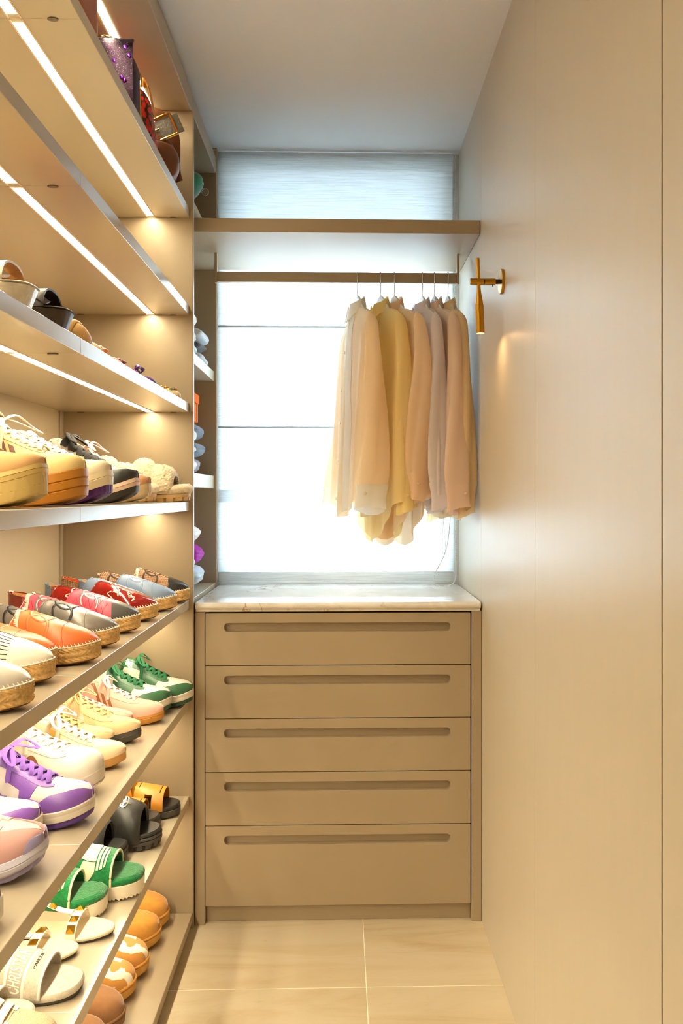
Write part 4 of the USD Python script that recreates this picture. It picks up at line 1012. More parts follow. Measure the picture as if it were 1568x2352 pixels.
def pyramid(P, N, U, w):
    Vd = np.cross(N, U); k = w / 2
    b = [P + U * k + Vd * k, P - U * k + Vd * k, P - U * k - Vd * k, P + U * k - Vd * k]
    b2 = [q + N * .0012 for q in b]
    v = np.array(b + b2 + [P + N * (w * .48)])
    f = [(4, 5, 8), (5, 6, 8), (6, 7, 8), (7, 4, 8)] + [x for i in range(4) for x in ((i, (i + 1) % 4, 4 + (i + 1) % 4), (i, 4 + (i + 1) % 4, 4 + i))]
    return orient_out(trimesh.Trimesh(v, np.array(f), process=False))
for toe, side, lab in (((-.441, 1.640), 1, 'ivory flat sandal with gold pyramid studs, toe forward'), ((-.489, 1.556), -1, 'ivory flat sandal with gold pyramid studs, set back beside the grey slide')):
    L = .262; l = Last(L, .088, side, thick=.010, spring=.004, ridge=[(0, .05), (1, .05)], toe_p=2.0, toe_t=.70)
    u = shoe_thing('studded_sandal', lab, 'sandal', toe, ZS[7], L, 0, G7)
    part(u, 'outsole', l.sole(0, .38, .0, [(0, -.001), (1, 0)]), BLKRUB)
    part(u, 'footbed', l.sole(.38, 1.0, .0016, [(0, -.001), (.3, 0), (.7, 0), (1, -.0016)]), NUDE, smooth=40)
    fn = strap_fn(l, None, .180, lambda x: .026 + 0 * x, mrg=.0025, sink=.004)
    part(u, 'toe_strap', mapped(sbox(0, 0, .019, 1), fn, (.01, .04), -.001, .001), IVS, smooth=40)
    for v in (.20, .40, .60, .80):
        P, N = fn(np.array([.0095]), np.array([v])); part(u, 'stud', pyramid(P[0] + N[0] * .0008, N[0], np.array([1.0, 0, 0]), .0155), STUD, smooth=False)
    q = np.linspace(0, 1, 14); base = np.array([[.18, 0, .030], [.13, 0, .046], [.09, .0, .070], [.065, 0, .084]]); base[:, 1] += l.ctr(np.array([.6]))[0]; base[:, 2] += l.thick
    cp = spline(base, 24)
    part(u, 'instep_strap', tube(cp, .0085, 4, .13, up=(.4, 0, 1)), IVS, smooth=30)
    _, tt_, ss_, uu_ = frames(cp, (.4, 0, 1))
    for i in (7, 13, 19):
        part(u, 'stud', pyramid(cp[i] + uu_[i] * .0008, uu_[i], tt_[i], .014), STUD, smooth=False)
    an = np.linspace(0, 2 * np.pi, 40, endpoint=False)
    ring = np.c_[.062 + .040 * np.cos(an), .030 * np.sin(an), l.thick + .083 + .006 * np.cos(an)]
    part(u, 'ankle_strap', tube(ring, .0075, 4, .14, up=np.c_[np.cos(an), np.sin(an), 0 * an + .15], closed=True), IVS, smooth=30)
    for i in (3, 9, 31, 37):
        nn = np.array([np.cos(an[i]), np.sin(an[i]), .15]); nn /= np.linalg.norm(nn)
        part(u, 'stud', pyramid(ring[i] + nn * .0012, nn, np.array([0, 0, 1.0]) - nn * nn[2], .0135), STUD, smooth=False)
EMB = mat('grey_embroidery', '#cdc3b3', rough=.9, bump=.6, bscale=600, var=.16, vscale=260)
EMB2 = mat('cream_embroidery', '#e9dfcd', rough=.9, bump=.5, bscale=700, col2='#c9bfb0', vscale=70)
EMBD = mat('grey_ground_embroidery', '#b9ae9f', rough=.9, bump=.5, bscale=900)
EMBL = mat('white_thread', '#f3ecdf', rough=.8, bump=.3, bscale=900)
INK = mat('black_thread', '#5d544a', rough=.8)
for toe, side, lab in (((-.446, 1.455), 1, 'grey embroidered slide with lettered strap, toe forward'), ((-.498, 1.350), -1, 'grey embroidered slide with lettered strap, set back behind the knit sneaker')):
    L = .262; l = Last(L, .100, side, thick=.016, spring=.004, ridge=[(0, .05), (1, .05)], toe_p=2.4)
    u = shoe_thing('slide_sandal', lab, 'sandal', toe, ZS[7], L, 0, G7)
    part(u, 'outsole', l.sole(0, .3, .0005, [(0, -.001), (1, 0)]), BLKRUB)
    part(u, 'embroidered_footbed', l.sole(.3, 1.0, .002, [(0, -.0015), (.25, .0003), (.7, 0), (1, -.003)]), EMB2, smooth=40)
    xs = .116
    fn = strap_fn(l, None, xs, lambda x: .034 + .020 * np.clip((.20 - x) / .10, 0, 1), mrg=.004, sink=.004)
    part(u, 'strap', mapped(sbox(0, 0, .092, 1), fn, (.008, .04), -.0016, .0008), EMB, smooth=40)
    part(u, 'letter_band', mapped(sbox(.031, 0, .0585, 1), fn, (.007, .04), .0006, .0013), EMBD, smooth=40)
    for uu, w in ((.0025, .0012), (.0285, .0024), (.0610, .0024), (.0895, .0020), (.0055, .0006)):
        part(u, 'strap_stripe', mapped(sbox(uu - w, 0, uu + w, 1), fn, (.007, .04), .0006, .0016), EMBL, smooth=40)
    def lettering(txt, hgt, u_base, v0, v1, m, nm, bold=True):
        tm = meshkit.text_mesh(txt, hgt, .001, bold=bold)
        w = tm.bounds[1][0]
        for comp in tm.split(only_watertight=False):
            for _ in range(2):
                comp = comp.subdivide()
            uv = np.c_[u_base - comp.vertices[:, 1], v0 + (v1 - v0) * comp.vertices[:, 0] / w]
            P, N = fn(uv[:, 0], uv[:, 1])
            part(u, nm, trimesh.Trimesh(P + N * (.0010 + comp.vertices[:, 2:3] * 1.1), comp.faces, process=False), m, smooth=30)
    lettering('CHRISTIAN', .0205, .0552, .035, .56, EMBL, 'letter')
    lettering('DIOR', .0205, .0552, .62, .86, EMBL, 'letter')
    lettering('PARIS', .0042, .0745, .36, .56, INK, 'small_letter', False)
KNIT = mat('beige_knit', '#e0c9a4', rough=.9, bump=.9, bscale=420, var=.12, vscale=420, dist=.004)
l, u = sneaker((-.424, 1.262), ZS[7], 'beige knit running shoe with white laces at the bottom left', 1, KNIT, [('midsole', OFFW, 0, 1.0, .004, dict(levels=((0, -.003), (.2, 0), (.8, .001), (1, -.002))))], EMBL, thick=.028, spring=.014, W=.104,
               patches=[('eyestay', WLEATH, dict(t0=.38, t1=.75, slo=[(.38, .40), (.60, .50), (.75, .72)], shi=.88, d=.0014)), ('side_flash', WLEATH, dict(t0=.60, t1=.88, slo=[(.60, .02), (.88, .15)], shi=[(.60, .12), (.88, .30)], d=.0012)), ('toe_tip', mat('orange_rubber', '#cc5a24', rough=.5), dict(t0=.90, t1=.9985, slo=0, shi=[(.90, .02), (1, .3)], d=.002, nt=12, sides_=(-1,)))], lace=dict(w=.006, th=.3, bow=False, t0=.42, t1=.70, rows=6, style='bar', half=.24), group=G7)

# --- suede slippers on the base board
G8 = 'suede slippers on the bottom board'
CHE = mat('chestnut_suede', '#c58a37', rough=.92, sheen=.5, bump=.15, bscale=500, var=.10, vscale=60)
CHB = mat('brown_suede_clog', '#94663f', rough=.92, sheen=.5, bump=.15, bscale=500, var=.08, vscale=60)
SOLT = mat('tan_foam_sole', '#cf9a4d', rough=.75, bump=.1, bscale=300)
SOLB = mat('brown_foam_sole', '#86603c', rough=.75, bump=.1, bscale=300)
RND = mat('chestnut_rand', '#c08532', rough=.7); RNB = mat('brown_rand', '#835b38', rough=.7)
def cow():
    return usdkit.material(stage, '/World/Looks/cow_print_hair', {
        'tc': ('texture_coordinate', {}), 'mp': ('mapping', {'location': (.37, .11, .2)}), 'n': ('noise_texture', {'scale': 13.0, 'detail': 2.0, 'roughness': .45, 'distortion': .9}),
        'r': ('rgb_ramp', {'ramp': [(0.0, lin('#f4ead8')), (0.468, lin('#f4ead8')), (0.48, lin('#c98b3c')), (1.0, lin('#bf7f33'))]}),
        'bn': ('noise_texture', {'scale': 420.0}), 'b': ('bump', {'strength': .2, 'distance': .002}), 'p': ('principled_bsdf', {'roughness': .7, 'sheen_weight': .3})},
        [('tc.object', 'mp.vector'), ('mp.vector', 'n.vector'), ('n.fac', 'r.fac'), ('r.color', 'p.base_color'), ('tc.object', 'bn.vector'), ('bn.fac', 'b.height'), ('b.normal', 'p.normal')], surface='p.BSDF')
COW = cow()
for toe, side, lab, um, sm, rm in (
    ((-.476, 2.318), 1, 'chestnut suede slipper deepest on the bottom board', CHE, SOLT, RND), ((-.478, 2.208), -1, 'chestnut suede slipper next to the cow print pair', CHE, SOLT, RND),
    ((-.478, 2.085), 1, 'brown and white cow print slipper beside the chestnut pair', COW, SOLT, RND), ((-.488, 1.980), -1, 'brown and white cow print slipper beside the brown pair', COW, SOLT, RND),
    ((-.482, 1.872), 1, 'dark brown suede slipper beside the cow print pair', CHB, SOLB, RNB), ((-.496, 1.765), -1, 'dark brown suede slipper at the bottom picture edge', CHB, SOLB, RNB)):
    L = .258
    l = Last(L, .102, side, thick=.024, spring=.012, ridge=[(0, .06), (.42, .078), (.55, .074), (.70, .064), (.82, .055), (.92, .043), (.97, .032), (1, .016)], collar=[(0, .055), (.3, .045), (.42, .05)], throat=.42, blend=.12, toe_p=2.25, toe_t=.72, a=.60, b=.86, inw=.15, wob=.0012, seed=int(toe[1] * 9))
    u = shoe_thing('suede_slipper', lab, 'slipper', toe, ZS[8], L, 0, G8)
    part(u, 'sole', l.sole(0, 1.0, .002, [(0, -.004), (.2, 0), (.8, .001), (1, -.002)]), sm)
    part(u, 'upper', l.upper(.003), um, smooth=60)
    rr, _ = l.ring(.0012, 140); tz = np.clip(rr[:, 0] / L, 0, 1)
    part(u, 'rand', tube(np.c_[rr, l.z0(tz) + .0030], .0034, 8, closed=True), rm)
    part(u, 'insole', l.insole(.005, -.005), FRAY, smooth=False)

# --- tops of sandals and flats on the shelf above eye level
G3 = 'sandals on the shelf above eye level'
SILL = mat('cracked_silver_leather', '#d9d0c0', rough=.35, metal=.55, bump=.5, bscale=110, var=.10, vscale=70)
COG = mat('cognac_insole', '#d78f3f', rough=.5)
DKB = mat('dark_brown_leather', '#35271d', rough=.42, bump=.2, bscale=160)
GOLDB = mat('gold_buckle', '#c79a4c', rough=.25, metal=1.0)
for toe, side, lab, m, ins, bk in (((-.437, 1.205), 1, 'cracked silver platform sandal at the left picture edge', SILL, COG, 0), ((-.437, 1.365), 1, 'dark brown platform sandal with gold buckle beside the silver one', DKB, DKB, 1)):
    L = .26; l = Last(L, .102, side, thick=.034, spring=.003, ridge=[(0, .05), (1, .05)], toe_p=2.6, heel=.015)
    u = shoe_thing('platform_sandal', lab, 'sandal', toe, ZS[3], L, 0, G3)
    part(u, 'platform', l.sole(0, .93, .001, [(0, -.010), (.5, -.004), (.97, .0015), (1, 0)], n=160), m)
    part(u, 'footbed_edge', l.sole(.93, 1.03, .0035, [(0, -.001), (.4, .001), (1, -.002)], n=160), m)
    part(u, 'insole', l.insole(.003, -.002), ins, smooth=False)
    for x0, w, hh in ((.196, .036, .034), (.140, .034, .054)):
        fn = strap_fn(l, None, x0, lambda x, hh=hh: hh + 0 * x, mrg=.001, sink=.004)
        part(u, 'strap', mapped(sbox(0, 0, w, 1), fn, (.008, .04), -.0016, .0016), m, smooth=40)
    cpts = spline([(.236, -.040, l.thick + .008), (.20, -.036, l.thick + .034), (.165, -.008, l.thick + .056), (.125, .03, l.thick + .058)], 24)
    part(u, 'cross_strap', tube(cpts, .013, 6, .16, up=(.3, -.4, 1)), m, smooth=40)
    if bk:
        part(u, 'buckle', tube(np.array([(.176, -.051, .052), (.194, -.051, .052), (.194, -.047, .074), (.176, -.047, .074)]), .002, 6, closed=True), GOLDB)
TANR = mat('tan_soft_leather', '#dcae6c', rough=.45, bump=.08, bscale=200)
def flat_shoe(toe, lab, m, h=.045, bow=None, L=.245, W=.082, toe_p=2.0, toe_t=.68, jew=False, strap=False):
    l = Last(L, W, 1, thick=.008, spring=.003, ridge=[(0, .04), (.6, h), (.8, h * .7), (.95, h * .42), (1, .005)], collar=[(0, .045), (.5, .025), (.6, .02)], throat=.66, blend=.16, toe_p=toe_p, toe_t=toe_t, wob=.001)
    u = shoe_thing('flat_shoe', lab, 'shoe', toe, ZS[3], L, 0, G3)
    part(u, 'sole', l.sole(0, 1, .001, [(0, -.001), (1, 0)], n=80), TANLEATHER)
    part(u, 'upper', l.upper(.002, n=36), m, smooth=60)
    part(u, 'insole', l.insole(.003, -.004, 80), TANLEATHER, smooth=False)
    if bow:
        c = l.off(np.array(.80), np.array(1e-4), np.array(.004))
        for sn in (1, -1):
            part(u, 'bow_loop', tube(spline([c, c + [.004, sn * .016, bow], c + [.006, sn * .028, bow * .6], c + [0, sn * .02, 0.001], c], 20), .006, 8, .35), m, smooth=60)
        part(u, 'bow_knot', ellip(c, (.007, .006, .006), 2), m)
    if jew:
        r = np.random.default_rng(4)
        for k in range(26):
            t = .70 + .25 * r.random(); s_ = (r.random() - .5) * 1.2
            P = l.off(np.array(t), np.array(s_), np.array(.001))
            part(u, 'jewel', ellip(P, np.array([.0042, .0042, .0034]) * (.7 + .6 * r.random()), 1), [mat('gem_red', '#b3402f', rough=.1), mat('gem_amber', '#cf9227', rough=.1, metal=.5), mat('gem_green', '#7d9a55', rough=.1), mat('gem_violet', '#5a3a7d', rough=.1), GOLDB][k % 5], smooth=False)
    if strap:
        for k, t in enumerate((.72, .80, .88)):
            part(u, 'ruched_fold', l.line([t, t + .015, t + .02, t + .015, t], [-.95, -.5, 0, .5, .95], .006, .001, 24, flat=.5), m, smooth=60)
    return u
flat_shoe((-.437, 1.475), 'tan ruched leather mule on the high shelf beside the dark platform', TANR, .058, strap=True, W=.092, toe_p=2.6)
flat_shoe((-.452, 1.600), 'cream bow flat next to the tan mule', mat('cream_patent', '#eedcbc', rough=.3), .040, bow=.012)
flat_shoe((-.456, 1.760), 'peach satin flat with an upright bow', mat('peach_satin', '#e3a66c', rough=.35, sheen=.3), .036, bow=.010)
flat_shoe((-.456, 1.905), 'magenta satin flat with a small bow', mat('magenta_satin', '#9c2a62', rough=.35, sheen=.3), .036, bow=.008)
flat_shoe((-.452, 2.065), 'purple satin flat with a large bow', mat('purple_satin', '#5c3088', rough=.3, sheen=.3), .040, bow=.015)
flat_shoe((-.438, 2.300), 'jewelled cream flat nearest the end panel', mat('champagne_satin', '#e4cf9f', rough=.4), .038, jew=True)
# ================================================================ shirts on the hanging rail
def cloth_mat(name, c, tr=.38, c2=None):
    return mat(name, c, rough=.75, sheen=.15, trans=tr, bump=.12, bscale=900, dist=.001, var=0.0)
HANGW = mat('hanger_white', '#dfe0de', rough=.45)
BUTTON = mat('shell_button', '#d6c39a', rough=.3)
def shirt(hx, alpha, label, m, hang_label, ln=.66, tail=.085, sl=.62, slw=(.024, .040), seed=1, sway=0.0, cuff=True, ms=None, a0=.172, zs=1.829, nb=6, bt=1.0, stag=0.0):
    al = math.radians(alpha)
    U = np.array([math.sin(al), -math.cos(al), 0]); N = np.array([-math.cos(al), -math.sin(al), 0]); Z = np.array([0, 0, 1.0])
    r = np.random.default_rng(seed)
    O = np.array([hx, 2.637, 0])
    h = thing('clothes_hanger', hang_label, 'hanger', (0, 0, 0), group='hangers on the rail')
    hk = [(0, 1.848), (-.004, 1.872), (-.011, 1.895), (-.0125, 1.915), (-.010, 1.930), (0, 1.9355), (.010, 1.930), (.0115, 1.912)]
    part(h, 'hook', tube(spline([O + np.array([0, y, z]) for y, z in hk], 40), .0016, 8), STEEL)
    arm = [O + U * u + Z * z for u, z in ((-.165, zs - .085), (-.12, zs - .062), (-.05, zs - .016), (0, zs + .020), (.05, zs - .016), (.12, zs - .062), (.165, zs - .085))]
    part(h, 'shoulder_bar', tube(spline(arm, 30), .0105, 10, .55, up=N), HANGW)
    s = thing('shirt', label, 'shirt', (0, 0, 0), group='shirts on the rail')
    nv, nw = 46, 96
    v = np.linspace(0, 1, nv)[:, None]; w = np.linspace(0, 2 * np.pi, nw, endpoint=False)[None]
    a = a0 + .022 * np.clip(v / .25, 0, 1) + .012 * v
    b = .009 + bt * (.018 * np.clip(v / .12, 0, 1) ** .7 + .012 * v)
    cw, sw = np.sign(np.cos(w)) * np.abs(np.cos(w)) ** .8, np.sin(w)
    uu = a * cw
    ph = r.uniform(0, 6, 4)
    fold = bt * (.009 * np.sin(uu * 46 + ph[0] + 1.2 * v) + .007 * np.sin(uu * 83 + ph[1])) * np.clip(v * 1.6, 0, 1) * (1 - .5 * np.abs(cw) ** 4)
    nn = b * np.sign(sw) * np.abs(sw) ** .8 + fold + sway * v
    nn = nn + .006 * (meshkit.fbm(np.stack([uu * 9 + seed, 0 * uu + v * 5, 0 * uu], -1), 3, seed) - .5) * np.clip(v * 3, 0, 1)
    top = zs - .004 - .27 * np.abs(uu) - .022 * (np.abs(uu) / (a0 + .02)) ** 5
    hem = zs - ln - tail * np.cos(np.clip(np.abs(uu) / (a + 1e-6), 0, 1) * np.pi / 2) ** 1.4
    zz = top + (hem - top) * v
    P = O + U * uu[..., None] + N * nn[..., None] + Z * zz[..., None]
    part(s, 'body', orient_out(grid(P, wrap=True)), m, smooth=True)
    # placket and buttons down the front
    pl = []
    i0 = nw // 4
    for dj in (-3, -1, 1, 3):
        pl.append(P[:, i0 + dj] + N * .0022)
    part(s, 'placket', solidify(orient_as(grid(np.stack(pl, 1)[2:-1]), N), .001), ms or m, smooth=True)
    for k in range(nb):
        q = P[int(3 + k * (nv - 8) / max(nb - 1, 1)), i0] + N * .0036
        part(s, 'button', orient_out(trimesh.convex.convex_hull(np.vstack([[q + (U * math.cos(t) + Z * math.sin(t)) * .0048 + N * d for t in np.linspace(0, 6.28, 13)[:-1]] for d in (0, .0016)]))), BUTTON, smooth=False)
    # sleeves
    for sd in (1, -1):
        n2, m2 = 40, 30
        q = np.linspace(0, 1, n2)[:, None]; t = np.linspace(0, 2 * np.pi, m2, endpoint=False)[None]
        L_ = sl + .01 * r.normal()
        cu = (a0 - .012) + (stag if sd > 0 else -.022) + .034 * np.clip(q / .25, 0, 1) ** .6 + .012 * np.sin(q * 3 + ph[2]) * q
        cz = (zs - .008 - .27 * (a0 - .01)) - L_ * q
        cn = (sway - (.026 if sd > 0 else -.004)) * q + .010 * np.sin(q * 4.2 + ph[3]) * q + (.016 * q if sd > 0 else 0)
        hw = slw[0] + (slw[1] - slw[0]) * np.clip(q / .8, 0, 1) - .006 * np.clip((q - .84) / .1, 0, 1) + .0035 * np.clip((q - .93) / .07, 0, 1)
        ht = .007 + .013 * np.sin(np.pi * np.clip(q / .9, 0, 1) ** .5) + .006 * q
        cap_ = np.sqrt(np.clip(q / .06, 0.0004, 1)); hw = hw * cap_; ht = ht * cap_
        fd = 1 + .30 * np.sin(2 * t + ph[0]) * q * .5 + .26 * np.sin(3 * t + 5 * q + ph[1]) * np.clip(q * 2, 0, 1)
        lop = .10 * np.cos(t) * np.clip(q / .12, 0, 1) * 0
        Pn = cn + hw * np.cos(t) * fd; Pu = cu + ht * np.sin(t) * fd
        Pz = cz + lop * 1.0 + .012 * np.cos(t + ph[2]) * np.clip((q - .85) / .15, 0, 1) + .018 * (1 - np.clip(q / .08, 0, 1)) * np.sin(np.clip(np.cos(t), 0, 1)) * 0
        Q = O + U * (sd * Pu)[..., None] + N * Pn[..., None] + Z * Pz[..., None]
        k = int(n2 * .86) if cuff else n2
        part(s, 'sleeve', orient_out(grid(Q[:k + 1], wrap=True)), m, smooth=True)
        if cuff:
            Qc = Q[k:]; cc = Qc.mean(1, keepdims=True)
            Qc = cc + (Qc - cc) * 1.05
            cm = part(s, 'cuff', solidify(orient_out(grid(Qc, wrap=True)), .0015), ms or m, smooth=True)
            if sd > 0:
                j = int(np.argmax((Qc[2] @ U))); q0 = Qc[2, j] + U * .001
                part(s, 'button', ellip(q0, (.0045, .0016, .0045), 2), BUTTON)
    # collar: a stand and a turned-down leaf
    th = np.linspace(.22, 2 * np.pi - .22, 40)
    ru, rn = .050, .024
    front = np.clip(1 - np.abs(np.where(th > np.pi, 2 * np.pi - th, th)) / .9, 0, 1)
    ring = lambda k, dz: O + U * (ru * k * np.sin(th))[:, None] + N * (rn * k * np.cos(th) + .004)[:, None] + Z * (zs + dz - .030 * np.abs(np.sin(th)) * .3 - .014 * np.cos(th))[:, None]
    rows = [ring(.98, -.024), ring(.94, .002), ring(.94, .014), ring(1.0, .016), ring(1.10, .004)]
    last = ring(1.26, -.022) - Z * (.034 * front)[:, None] + N * (.010 * front)[:, None]
    rows.append(last)
    part(s, 'collar', solidify(orient_out(grid(np.array(rows))), .0012), ms or m, smooth=60)
    return s
S1 = cloth_mat('sheer_white_cotton', '#fbf7f0', .62); S1b = cloth_mat('peach_white_cotton', '#fdecd0', .58)
S2 = cloth_mat('butter_silk', '#fdedb6', .58); S3 = cloth_mat('peach_silk', '#fde8cb', .58)
S4 = cloth_mat('lilac_grey_cotton', '#f6eff0', .55); S5 = cloth_mat('blush_cotton', '#fceadb', .55); S6 = cloth_mat('ecru_cotton', '#fbe8c2', .52)
shirt(.052, 13, 'sheer white shirt, leftmost on the rail', S1b, 'white hanger holding the leftmost sheer shirt', ln=.60, tail=.07, sl=.60, seed=3, slw=(.017, .042), sway=.012, ms=S1)
shirt(.125, 17, 'butter yellow shirt with buttoned front, second from the left', S2, 'white hanger holding the butter yellow shirt', ln=.62, tail=.13, sl=.585, seed=5, slw=(.017, .034), bt=.8)
shirt(.168, 19, 'peach silk blouse hanging right against the butter yellow shirt', S3, 'white hanger holding the peach blouse', ln=.62, tail=.14, sl=.575, seed=8, slw=(.017, .038), bt=.8, stag=.012)
shirt(.257, 8, 'lilac-grey shirt, third from the right on the rail', S4, 'white hanger holding the lilac-grey shirt', ln=.60, tail=.06, sl=.59, seed=11, slw=(.016, .031), bt=.6)
shirt(.295, 11, 'blush cotton shirt, second from the right on the rail', S5, 'white hanger holding the blush shirt', ln=.60, tail=.05, sl=.60, seed=14, slw=(.017, .036), bt=.55, stag=.014)
shirt(.338, 6, 'ecru cotton shirt hanging beside the right wall', S6, 'white hanger holding the ecru shirt', ln=.655, tail=.02, sl=.63, seed=17, slw=(.018, .028), cuff=False, bt=.55)

# ================================================================ folded things in the corner cubby
def folded(name, label, cat, y0, y1, xf, z0, z1, m, dx=.26, seed=0, group=None, sag=.0, folds=False, back=-.775):
    """A folded soft garment: a slab with a full round front fold and soft wrinkles."""
    cy, cz, hy, hz = (y0 + y1) / 2, (z0 + z1) / 2, (y1 - y0) / 2, (z1 - z0) / 2
    xb = max(back, xf - dx); cx, hx_ = (xf + xb) / 2, (xf - xb) / 2
    g = ellip((0, 0, 0), (1, 1, 1), 5)
    v = g.vertices
    n = np.sign(v) * np.abs(v) ** np.array([.30, .32, .95])
    x, y, z = n[:, 0] * hx_, n[:, 1] * hy, n[:, 2] * hz
    P = np.c_[x, y, z]
    wr = meshkit.fbm(P * np.array([14, 10, 60]) + seed * 3.3, 3, seed) - .5
    P = P + v * (wr * .016)[:, None] * np.array([1, .5, .25])
    P[:, 0] -= .012 * np.clip(-n[:, 2], 0, 1) * (seed % 2)
    P[:, 2] = np.clip(P[:, 2], -hz + .0005, hz - .0005)
    u = thing(name, label, cat, (cx, cy, cz), group=group)
    part(u, 'folded_body', trimesh.Trimesh(P, g.faces, process=False), m, smooth=60)
    if folds:
        ys = np.linspace(-hy * .88, hy * .88, 24)
        for k, f in enumerate((.25, -.35)):
            xx = hx_ * (1 - abs(f) ** 2.6 * .35) - .004 + .004 * np.sin(ys * 30 + seed + k)
            part(u, 'fold_layer', tube(np.c_[xx, ys, np.full(24, hz * f)], min(hz * .42, .012), 8, .55), m)
    return u
GK = 'folded knitwear in the corner cubby'
KW = mat('white_wool', '#e6e4dd', rough=.9, sheen=.4, bump=.4, bscale=500); KC = mat('cream_wool', '#e2d9b9', rough=.9, sheen=.4, bump=.4, bscale=500)
KG = mat('blue_grey_wool', '#5d6875', rough=.85, sheen=.2, bump=.4, bscale=400, var=.12, vscale=50); KB = mat('charcoal_wool', '#303033', rough=.9, sheen=.3, bump=.4, bscale=500)
KL = mat('light_grey_wool', '#b7bcc2', rough=.9, sheen=.4, bump=.4, bscale=500); KM = mat('pale_mint_wool', '#c9d8cd', rough=.9, sheen=.4, bump=.4, bscale=500)
KP = mat('magenta_satin_cloth', '#a3089a', rough=.6, spec=.25, bump=.2, bscale=120); KI = mat('ice_blue_cotton', '#c3d3df', rough=.85, sheen=.3, bump=.3, bscale=300, var=.06, vscale=60)
KV = mat('violet_grey_wool', '#8b8796', rough=.9, sheen=.4, bump=.4, bscale=400, var=.12, vscale=40); KT = mat('dark_teal_wool', '#2c4650', rough=.9, sheen=.3, bump=.4, bscale=400); KS = mat('sage_wool', '#8f9c86', rough=.9, sheen=.3, bump=.4, bscale=400)
zA, zB, zC, zT = 1.647, 1.294, .932, 2.030
folded('folded_sweater', 'pale mint folded sweater at the bottom of the upper cubby pile', 'sweater', 2.42, 2.60, -.440, zA, zA + .042, KM, seed=1, group=GK)
folded('folded_sweater', 'cream folded sweater in the middle of the upper cubby pile', 'sweater', 2.42, 2.595, -.442, zA + .042, zA + .088, KC, seed=2, group=GK)
folded('folded_sweater', 'white folded sweater on top of the upper cubby pile', 'sweater', 2.42, 2.60, -.440, zA + .088, zA + .140, KW, seed=3, group=GK)
folded('folded_sweater', 'light grey folded sweater under the charcoal one', 'sweater', 2.63, 2.81, -.440, zA, zA + .040, KL, seed=4, group=GK)
folded('folded_sweater', 'charcoal and grey folded sweater low in the far upper pile', 'sweater', 2.62, 2.77, -.442, zA + .040, zA + .074, KB, seed=5, group=GK)
folded('folded_sweater', 'light grey folded sweater topping the far upper pile', 'sweater', 2.63, 2.815, -.436, zA + .074, zA + .116, KL, seed=6, group=GK)
folded('folded_sweater', 'violet-grey folded sweater at the bottom of the middle cubby', 'sweater', 2.58, 2.76, -.455, zB, zB + .056, KV, seed=7, group=GK)
folded('folded_sweater', 'blue-grey folded sweater in the middle of the middle cubby pile', 'sweater', 2.58, 2.79, -.446, zB + .056, zB + .106, KG, seed=8, group=GK)
folded('folded_sweater', 'blue-grey folded sweater under the orange box', 'sweater', 2.58, 2.79, -.449, zB + .106, zB + .166, KG, seed=9, group=GK)
for k, (dz, lab) in enumerate(((0, 'white folded sweater lowest in the near middle cubby pile'), (.046, 'white folded sweater second in the near middle cubby pile'), (.092, 'white folded sweater on top of the near middle cubby pile'))):
    folded('folded_sweater', lab, 'sweater', 2.41, 2.565, -.434 - .003 * (k % 2), zB + dz, zB + dz + .046, KW, seed=20 + k, group=GK)
ob = thing('orange_box', 'bright orange lidded box on top of the blue-grey sweaters', 'box', (-.60, 2.63, zB + .1665), rot=(0, 0, 0))
ORB = mat('orange_paper', '#dc6000', rough=.8, spec=.1); ORR = mat('box_ribbon', '#e8b070', rough=.5)
part(ob, 'box_body', bx(-.14, .138, -.075, .075, 0, .060, .002), ORB, smooth=False)
part(ob, 'box_lid', bx(-.144, .142, -.079, .079, .060, .090, .002), ORB, smooth=False)
part(ob, 'ribbon', bx(.1385, .1396, .050, .062, .002, .060, .0004), ORR, smooth=False)
folded('folded_sweater', 'dark teal folded sweater lowest in the bottom cubby', 'sweater', 2.41, 2.60, -.445, zC, zC + .032, KT, seed=30, group=GK)
folded('folded_sweater', 'sage folded sweater on the dark teal one', 'sweater', 2.41, 2.60, -.442, zC + .032, zC + .066, KS, seed=31, group=GK)
folded('folded_sweater', 'white folded sweater on the sage one in the bottom cubby', 'sweater', 2.41, 2.58, -.440, zC + .066, zC + .122, KW, seed=32, group=GK)
folded('folded_shirt', 'ice blue folded shirt at the bottom of the bottom cubby', 'shirt', 2.62, 2.78, -.447, zC, zC + .070, KI, seed=33, group=GK)
folded('folded_scarf', 'magenta satin folded scarf on the ice blue shirt', 'scarf', 2.62, 2.77, -.450, zC + .070, zC + .140, KP, seed=34, group=GK)
folded('folded_sweater', 'white rolled sweater on the magenta scarf', 'sweater', 2.62, 2.75, -.456, zC + .140, zC + .200, KW, seed=35, group=GK)
folded('folded_blanket', 'beige folded blanket on the window shelf under the green pouch', 'blanket', 2.50, 2.80, -.440, zT, zT + .112, mat('beige_blanket', '#cdb98e', rough=.9, sheen=.3, bump=.3, bscale=300), seed=36)
gp = thing('green_pouch', 'emerald velvet pouch on the beige blanket', 'pouch', (-.535, 2.63, zT + .1125))
VEL = mat('emerald_velvet', '#0f7a52', rough=.7, sheen=.8, bump=.15, bscale=200)
g = ellip((0, 0, .048), (.105, .075, .048), 4); v = g.vertices
v = v * [1, 1, 1]; v[:, 2] += .018 * np.clip(v[:, 0] / .1, -.5, 1) ** 2; v += (meshkit.fbm(v * 22, 3, 2)[:, None] - .5) * .02
v[:, 2] = np.maximum(v[:, 2], .0005)
part(gp, 'pouch_body', trimesh.Trimesh(v, g.faces, process=False), VEL, smooth=60)
part(gp, 'pull_ring', tube(np.array([[.105 + .011 * math.cos(t), .02, .045 + .011 * math.sin(t)] for t in np.linspace(0, 6.283, 24)[:-1]]), .0015, 6, closed=True), STEEL)

